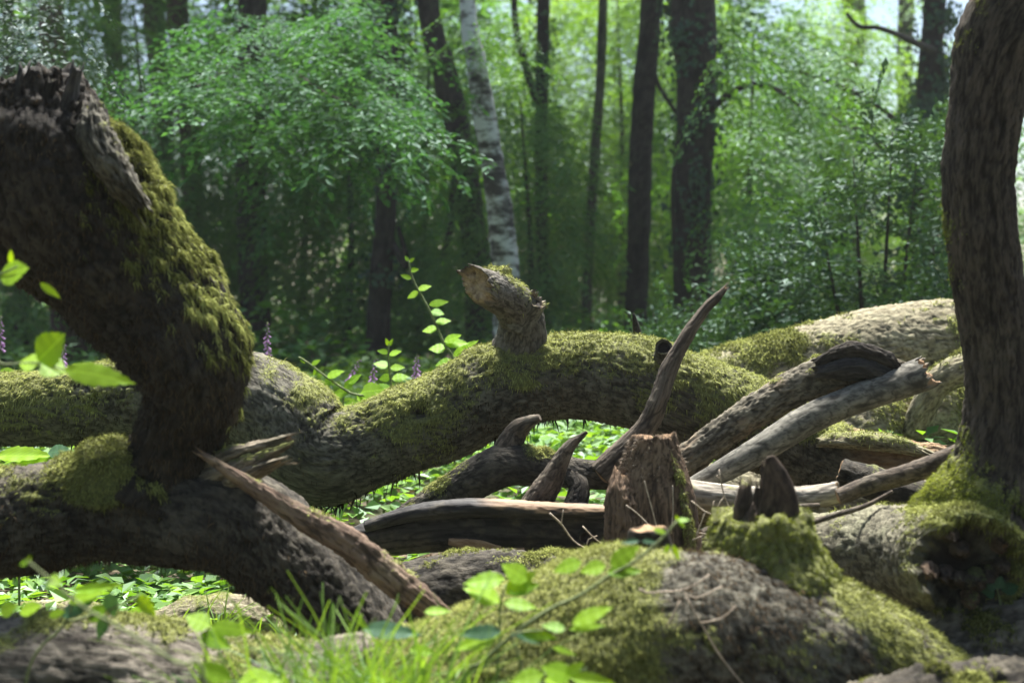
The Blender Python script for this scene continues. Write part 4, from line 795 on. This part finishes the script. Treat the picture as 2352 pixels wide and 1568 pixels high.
herbs('leaf_litter', 'brown dead leaves scattered over the soil around the logs', 9000, (-5, 5), (2.5, 14), (.004, .02), (.04, .09), 'litter', 24)
herbs('undergrowth', 'sparse low leaves on the soil under the rotten fallen tree', 4200, (-2.6, -.4), (4.7, 6.6), (.05, .2), (.04, .09), 'leaf_bright', 23)

# ------------------------------------------------------------------ close plants: stems and single leaves
def bigleaf(seed):
    r = np.random.default_rng(seed); n = 16; t = np.linspace(0, 1, n); w = .5 * np.sin(np.pi * t ** .8) ** .9 * (1 - .25 * t); V, luv = [], []
    curl = r.uniform(-.18, .05); fold = r.uniform(.10, .3)
    for k in range(n):
        ser = 1 + (.10 if k % 2 else -.04) * (0 < k < n - 1)
        for j in (-1, -.5, 0, .5, 1):
            y = j * w[k] * (ser if abs(j) == 1 else 1); V.append([t[k] + (.03 if abs(j) == 1 and k % 2 else 0), y, curl * t[k] ** 2 + fold * abs(y) - .25 * y * y + .02 * math.sin(t[k] * 25) * abs(j)]); luv.append([t[k], y, 0])
    i = np.arange(n - 1)[:, None] * 5; k = np.arange(4)[None]
    return mesh_np('leaf', V, [np.stack([i + k, i + k + 1, i + k + 6, i + k + 5], -1).reshape(-1, 4)], dict(rnd=np.full(n * 5, r.uniform(.1, .9)), luv=np.array(luv)))
BIGLEAF = [bigleaf(500 + k) for k in range(7)]
for me in BIGLEAF: me.materials.append(M['bramble'])
def put_leaf(root, b, t, w, d, seed, f=None, mat='bramble', dd=0.0):
    r = np.random.default_rng(seed); f = r.uniform(30, 62) if f is None else f
    B = P(*b, d); T = P(*t, d + dd); x = T - B; L = np.linalg.norm(x); x = x / L
    z = np.array([0, -math.cos(math.radians(f)), math.sin(math.radians(f))]); y = np.cross(z, x); y /= np.linalg.norm(y); z = np.cross(x, y)
    W = w * d / F / .98 / max(.35, math.sqrt(y[0] ** 2 + y[2] ** 2))
    o = part('leaf', BIGLEAF[seed % len(BIGLEAF)], None, root, offset=False); put_mat(o, M[mat])
    mw = Matrix(((x[0] * L, y[0] * W, z[0] * L * .6, B[0]), (x[1] * L, y[1] * W, z[1] * L * .6, B[1]), (x[2] * L, y[2] * W, z[2] * L * .6, B[2]), (0, 0, 0, 1)))
    o.matrix_local = Matrix.Translation(-Vector(root.location)) @ mw
def put_stem(root, pts, d, r0=4, r1=2, mat='stem', name='stem', foot=True):
    c = [(*P(p[0], p[1], p[2] if len(p) > 2 else d), 0) for p in pts]; n = len(c)
    c = [(*q[:3], (r0 + (r1 - r0) * k / max(1, n - 1)) * d / F) for k, q in enumerate(c)]
    if foot: c = [(c[0][0], c[0][1], gz(c[0][0], c[0][1]) - .03, c[0][3])] + c
    s_ = sweep(c, seg=7, pitch=.02, bark=0, lump=.03, seed=3, capwood=(0, 0)); return part(name, wood_mesh(name, s_), M[mat], root)
def plant(name, label, d, stems, leaves, cat='plant', seed=0, r0=4, r1=2, foot=True, group=None):
    u0, v0 = stems[0][0][:2]; g = ground_pt(u0, d); root = thing(name, label, cat, g, group)
    for s_ in stems: put_stem(root, s_, d, r0, r1, foot=(foot and s_ is stems[0]))
    for k, lf in enumerate(leaves):
        b, t, w = lf[:3]; mt = lf[3] if len(lf) > 3 else 'bramble'; put_leaf(root, b, t, w, d, seed + k, mat=mt, f=lf[4] if len(lf) > 4 else None)
    return root
DU = 'bramble_dull'
plant('bramble', 'bright bramble leaves at the left edge beside the leaning limb', 3.25, [[(-40, 700), (-10, 640), (40, 612)]], [((0, 635), (66, 617), 62), ((25, 605), (24, 573), 14), ((92, 650), (138, 684), 17)], seed=1)
plant('bramble', 'bright trifoliate bramble sprig hanging over the mossy log at left', 3.2, [[(-60, 842), (0, 838), (88, 834), (150, 850)]], [((86, 829), (150, 768), 92), ((92, 834), (43, 829), 40), ((94, 833), (150, 855), 44), ((146, 848), (306, 872), 52)], seed=8)
plant('bramble', 'lit leaves between the arching log and the rotten tree at left', 5.0, [[(40, 1120), (30, 1060)]], [((-10, 1047), (118, 1044), 32), ((22, 1066), (134, 1058), 20), ((110, 1040), (160, 1030), 30, DU), ((-20, 1070), (40, 1085), 18)], seed=14, r0=3)
plant('bramble', 'bramble leaves clustered over the bottom left log', 3.15, [[(60, 1560), (150, 1430), (170, 1360)], [(150, 1430), (250, 1400), (320, 1366)]],
      [((0, 1408), (38, 1388), 34), ((45, 1406), (97, 1388), 28), ((165, 1357), (286, 1345), 22), ((157, 1382), (234, 1356), 27), ((140, 1416), (228, 1362), 38, DU), ((112, 1413), (148, 1402), 20), ((202, 1420), (250, 1390), 36), ((249, 1360), (263, 1417), 36, DU), ((246, 1412), (224, 1468), 35, DU), ((314, 1366), (357, 1414), 33)], seed=20)
plant('bramble', 'three bright oval leaves of a bramble below the rotten tree', 3.1, [[(470, 1560), (474, 1490), (475, 1440)]], [((482, 1438), (428, 1412), 35), ((480, 1437), (583, 1448), 35), ((460, 1454), (530, 1487), 37)], seed=31)
plant('bramble', 'two bright bramble leaves at the bottom edge left of the grass', 2.95, [[(545, 1640), (540, 1562)]], [((533, 1560), (441, 1524), 42), ((548, 1566), (646, 1558), 46)], seed=36)
plant('bramble_cane', 'thin blurred bramble cane crossing the bottom left log', 2.5, [[(470, 1580), (406, 1523), (266, 1436), (196, 1397), (120, 1335), (62, 1287)]], [((64, 1290), (46, 1296), 10), ((64, 1290), (70, 1275), 9), ((110, 1330), (140, 1340), 26), ((120, 1335), (92, 1350), 18, DU)], seed=40, r0=5, r1=3)
plant('bramble', 'sunlit cluster of six bramble leaves in front of the shaded log', 3.15, [[(1142, 1560), (1147, 1475), (1150, 1381), (1163, 1340)]], [((1160, 1328), (1066, 1342), 32), ((1149, 1382), (1068, 1345), 36), ((1212, 1333), (1154, 1294), 44), ((1162, 1364), (1228, 1311), 44), ((1167, 1358), (1239, 1342), 32), ((1157, 1384), (1233, 1392), 24)], seed=50)
plant('bramble_cane', 'long pale bramble cane rising across the yellow mossy log', 3.12, [[(1061, 1580), (1110, 1520), (1180, 1457), (1261, 1400), (1334, 1366), (1399, 1322), (1456, 1290), (1521, 1236), (1557, 1194)]],
      [((1401, 1298), (1467, 1250), 38), ((1394, 1314), (1475, 1311), 27), ((1336, 1290), (1270, 1310), 30), ((1391, 1298), (1333, 1312), 30), ((1557, 1194), (1584, 1194), 9), ((1557, 1194), (1552, 1182), 8), ((1557, 1196), (1574, 1211), 8), ((1529, 1223), (1499, 1212), 13), ((1537, 1251), (1526, 1271), 11), ((1544, 1251), (1562, 1286), 14), ((1469, 1241), (1424, 1246), 11, DU), ((1474, 1241), (1509, 1245), 10, DU)], seed=60, r0=6, r1=3)
plant('bramble', 'green and silvery bramble leaves low on the yellow mossy log', 3.05, [[(1200, 1600), (1190, 1500), (1180, 1455), (1300, 1444)]],
      [((1314, 1432), (1405, 1391), 30), ((1306, 1445), (1391, 1431), 17), ((1300, 1444), (1244, 1436), 18), ((1152, 1449), (1052, 1454), 32, DU), ((1144, 1460), (1040, 1490), 32), ((1196, 1452), (1280, 1466), 26), ((1173, 1454), (1244, 1476), 13, DU), ((1269, 1485), (1324, 1502), 13)], seed=80)
plant('bramble', 'broad bramble leaves cut by the bottom edge under the mossy log', 2.95, [[(1290, 1660), (1300, 1555)]], [((1313, 1555), (1244, 1528), 44), ((1308, 1555), (1416, 1570), 30), ((1250, 1548), (1172, 1568), 34), ((1250, 1560), (1330, 1590), 30), ((1300, 1550), (1340, 1520), 26)], seed=90)
plant('bramble', 'silvery pale leaf lying among the grass blades', 3.2, [[(840, 1560), (834, 1446)]], [((832, 1444), (968, 1452), 36, DU, 45), ((974, 1405), (1036, 1402), 15), ((940, 1490), (1000, 1500), 24)], seed=97)
plant('ivy_sprig', 'small dark green leaves under the hollow root at the right edge', 3.9, [[(2300, 1420), (2290, 1350)]], [((2290, 1350), (2262, 1330), 30, DU), ((2292, 1352), (2300, 1322), 26, DU), ((2285, 1360), (2255, 1358), 26, DU), ((2300, 1356), (2340, 1345), 24, DU)], seed=103, r0=3)
# shoots behind the arching log
plant('bramble_shoot', 'tall bramble shoot with pale leaves left of the sawn stub', 7.6, [[(1045, 860), (1020, 790), (985, 710), (950, 645), (938, 598)]],
      [((938, 600), (930, 588), 9), ((940, 602), (952, 592), 9), ((942, 622), (962, 618), 12), ((945, 640), (920, 632), 12), ((960, 665), (990, 655), 15), ((962, 670), (935, 684), 16), ((985, 700), (1030, 690), 18), ((990, 715), (1020, 722), 18), ((1000, 740), (1035, 735), 16), ((1005, 755), (970, 760), 18), ((1020, 785), (1060, 770), 20), ((1022, 790), (1075, 785), 22), ((1025, 800), (985, 800), 22), ((1040, 820), (1095, 778), 24), ((1040, 830), (1000, 840), 22), ((1045, 840), (1100, 830), 20)], seed=110, r0=3, r1=2)
plant('bramble_shoot', 'short upright bramble shoot between the foxgloves', 7.4, [[(905, 960), (898, 880), (892, 830), (893, 790)]], [((893, 795), (886, 776), 10), ((893, 795), (903, 778), 10), ((893, 810), (866, 804), 13), ((894, 815), (922, 806), 13), ((894, 840), (858, 836), 18), ((896, 845), (930, 842), 16), ((898, 865), (870, 870), 20), ((900, 870), (938, 862), 20), ((900, 900), (850, 890), 28), ((900, 900), (945, 905), 26)], seed=130, r0=3, r1=2)
plant('bramble_shoot', 'arching bramble shoot above the sag of the mossy log', 7.3, [[(880, 950), (800, 900), (750, 866), (710, 835), (686, 820)]], [((690, 822), (700, 834), 10), ((715, 838), (735, 825), 12), ((730, 848), (720, 862), 14), ((750, 866), (790, 850), 18), ((760, 870), (745, 885), 18), ((790, 890), (820, 870), 20), ((800, 900), (760, 905), 20), ((830, 900), (884, 893), 40), ((820, 905), (850, 925), 22), ((800, 880), (830, 860), 18), ((850, 905), (900, 915), 26)], seed=150, r0=3, r1=2)

def bell(n=7):
    V = []; 
    for t, r in ((0, .25), (.25, .5), (.7, .62), (1.0, .95)):
        for k in range(n): a = 6.283 * k / n; V.append([math.cos(a) * r * .34, math.sin(a) * r * .34, -t])
    i = np.arange(3)[:, None] * n; k = np.arange(n)[None]; return np.array(V), np.stack([i + k, i + (k + 1) % n, i + n + (k + 1) % n, i + n + k], -1).reshape(-1, 4)
def foxglove(label, u, vt, vb, d, seed, lean=0):
    r = np.random.default_rng(seed); g = ground_pt(u, d); root = thing('foxglove', label, 'flower', g, 'foxgloves')
    put_stem(root, [(u - lean * 1.5, vb + 60), (u - lean, vb), (u, vt)], d, 2.5, 1.2)
    Vb, Fb = bell(); Vs, Fs, A = [], [], []; off = 0; n = 22
    a0 = P(u - lean, vb, d); a1 = P(u, vt, d)
    for k in range(n):
        t = k / n; s = .034 * (1 - .8 * t) * r.uniform(.6, 1.1); ang = k * 2.4; out = np.array([math.cos(ang), math.sin(ang), 0]); ax = nrm(out * .8 + np.array([0, 0, -.75])); y = nrm(np.cross(ax, [0, 0, 1.0])); x = np.cross(y, ax)
        v = (Vb[:, :1] * x + Vb[:, 1:2] * y - Vb[:, 2:] * ax) * s + a0 + (a1 - a0) * t + out * .006; Vs.append(v); Fs.append(Fb + off); A.append(np.full(len(v), r.uniform(0, 1))); off += len(v)
    part('flower_spike', mesh_np('flower_spike', np.vstack(Vs), [np.vstack(Fs)], dict(rnd=np.concatenate(A))), M['petal'], root)
    for k in range(3): put_leaf(root, (u - lean * 1.4, vb + 50 + 8 * k), (u + (-1) ** k * 42 - lean, vb + 60 + 10 * k), 20, d, seed + k)
foxglove('purple foxglove spike beside the left limb above the mossy log', 614, 740, 812, 8.2, 600)
foxglove('leaning purple foxglove, leftmost of the pair behind the sag of the log', 826, 825, 878, 7.9, 610, lean=26)
foxglove('purple foxglove right beside the leaning one behind the log', 864, 822, 890, 7.9, 620, lean=14)
foxglove('foxglove just left of the tall bramble shoot', 958, 815, 868, 8.0, 630, lean=3)
foxglove('short foxglove at the foot of the tall bramble shoot', 1048, 812, 842, 8.0, 640, lean=2)
foxglove('pale foxglove behind the trifoliate sprig at the left', 148, 790, 838, 8.0, 650, lean=6)
foxglove('foxglove cut by the left picture edge', 2, 725, 800, 8.0, 660, lean=2)
foxglove('tiny foxglove above the pale fallen trunk', 1858, 735, 760, 9.3, 670)

# grass
def grass(name, label, n, ur, dr, vt, seed, mat='grass', wpx=8, foot=None):
    r = np.random.default_rng(seed); S = 8; Vs, A = [], []
    for k in range(n):
        u = np.clip(r.normal((ur[0] + ur[1]) / 2, (ur[1] - ur[0]) / 3.6), ur[0], ur[1]); d = r.uniform(*dr); v = vt[0] + (vt[1] - vt[0]) * (r.uniform(0, .45) if r.uniform() < .28 else r.uniform(.45, 1))
        v += 110 * (abs(u - (ur[0] + ur[1]) / 2) / (ur[1] - ur[0])) * 1.2
        top = P(u, v, d); b = ground_pt(u + r.normal(0, 20), d)
        if foot is not None: b[2] = foot
        h = top[2] - b[2]; a = r.uniform(0, 6.28); bend = r.uniform(.1, 1.0) * min(h, .4); wd = wpx * r.uniform(.45, 1.3) * d / F * .5
        t = np.linspace(0, 1, S); c = b + np.outer(t, [0, 0, 1]) * h * 1.0; k2 = t ** 3; c[:, 0] += math.cos(a) * bend * k2 + r.normal(0, .03) * t; c[:, 1] += math.sin(a) * bend * k2 * .6
        if r.uniform() < .45: over = np.clip(t - .72, 0, 1); c[:, 2] -= over * h * r.uniform(.5, 1.1); c[:, 0] += math.cos(a) * over * .22
        phi = r.uniform(-.9, .9); side = np.array([math.cos(phi), math.sin(phi), 0]); ww = wd * np.clip(1.15 - t, .04, 1) ** .6
        Vs.append(np.stack([c - side * ww[:, None], c + side * ww[:, None]], 1).reshape(-1, 3)); A.append(np.full(2 * S, r.uniform(0, 1)))
    i = (np.arange(n) * 2 * S)[:, None, None]; j = (np.arange(S - 1) * 2)[None, :, None]; f = (i + j + np.array([0, 1, 3, 2])[None, None]).reshape(-1, 4)
    o = part(name, mesh_np(name, np.vstack(Vs), [f], dict(rnd=np.concatenate(A))), M[mat]); o['kind'] = 'stuff'; o['label'] = label; o['category'] = 'grass'
grass('grass', 'tuft of tall bright grass at the bottom left of centre', 620, (540, 1090), (2.9, 3.25), (1330, 1590), 31, wpx=9)
grass('grass', 'thin dark grass blades before the sunlit sandy log', 90, (330, 690), (4.55, 4.75), (1335, 1430), 32, wpx=6)

# dead twigs
def twig(label, pts, d, r0=2.6, r1=1.0, extra=()):
    root = thing('twig', label, 'twig', P(*pts[0][:2], d))
    put_stem(root, pts, d, r0, r1, 'twig', 'stem', foot=False)
    for e in extra: put_stem(root, e, d, r1 * 1.3, .7, 'twig', 'side_twig', foot=False)
twig('curved white twig in front of the blackened log', [(1262, 1178), (1289, 1203), (1315, 1239), (1347, 1258), (1412, 1266), (1450, 1262)], 4.72, extra=[[(1289, 1203), (1294, 1170)], [(1347, 1258), (1352, 1238), (1372, 1230)]])
twig('fine pale twig resting beside the curved white twig', [(1338, 1208), (1368, 1238), (1400, 1256), (1440, 1264)], 4.7, 2, .8)
twig('upright pale twig between the red stump and the wood fin', [(1692, 1200), (1678, 1172), (1664, 1140), (1655, 1100), (1652, 1078)], 4.3, 2.4, 1, extra=[[(1664, 1140), (1650, 1160), (1640, 1190)], [(1655, 1100), (1646, 1092)]])
twig('thin straw stalk leaning on the face of the red stump', [(1512, 1225), (1498, 1170), (1480, 1105)], 4.38, 2, 1.2)
twig('straight straw stalk on the right face of the red stump', [(1542, 1225), (1546, 1170), (1545, 1115)], 4.36, 2, 1.2)
twig('slanting straw stalk on the left of the red stump', [(1506, 1222), (1465, 1180), (1438, 1160)], 4.37, 1.8, 1)
twig('tangle of fine twigs right of the red stump', [(1588, 1150), (1620, 1175), (1660, 1190), (1690, 1215)], 4.2, 2, 1, extra=[[(1620, 1175), (1600, 1230)], [(1640, 1150), (1630, 1215)], [(1600, 1222), (1655, 1232)], [(1590, 1240), (1650, 1215)]])
twig('bleached root loop on the side of the mossy log', [(1468, 1352), (1490, 1362), (1520, 1358), (1560, 1356), (1600, 1340), (1630, 1318)], 3.33, 3, 1.6, extra=[[(1560, 1356), (1600, 1372), (1660, 1345)]])
twig('long thin root running down the front of the mossy log', [(1575, 1370), (1610, 1430), (1650, 1500), (1710, 1575)], 3.36, 2.2, 1.2, extra=[[(1610, 1430), (1660, 1418), (1690, 1390)]])
twig('short splintered white stick on the shaded side of the mossy log', [(1530, 1440), (1550, 1405), (1562, 1380)], 3.34, 2, 3)

# ================================================================== damp woodland air
def haze():
    x0, x1, y0, y1, z0, z1 = -90, 90, -20, 75, -1.6, 19
    V = [(x, y, z) for z in (z0, z1) for y in (y0, y1) for x in (x0, x1)]
    me = bpy.data.meshes.new('haze'); me.from_pydata(V, [], [(0, 2, 3, 1), (4, 5, 7, 6), (0, 1, 5, 4), (2, 6, 7, 3), (0, 4, 6, 2), (1, 3, 7, 5)]); me.update()
    m, n, l, out = newmat('damp_air'); v = n.new('ShaderNodeVolumePrincipled'); v.inputs['Color'].default_value = (.9, .95, .92, 1)
    v.inputs['Density'].default_value = HAZE; v.inputs['Anisotropy'].default_value = .2; l.new(v.outputs[0], out.inputs['Volume'])
    o = part('haze', me, m); o['kind'] = 'stuff'; o['label'] = 'thin damp air hanging through the wood'; o['category'] = 'haze'
haze()
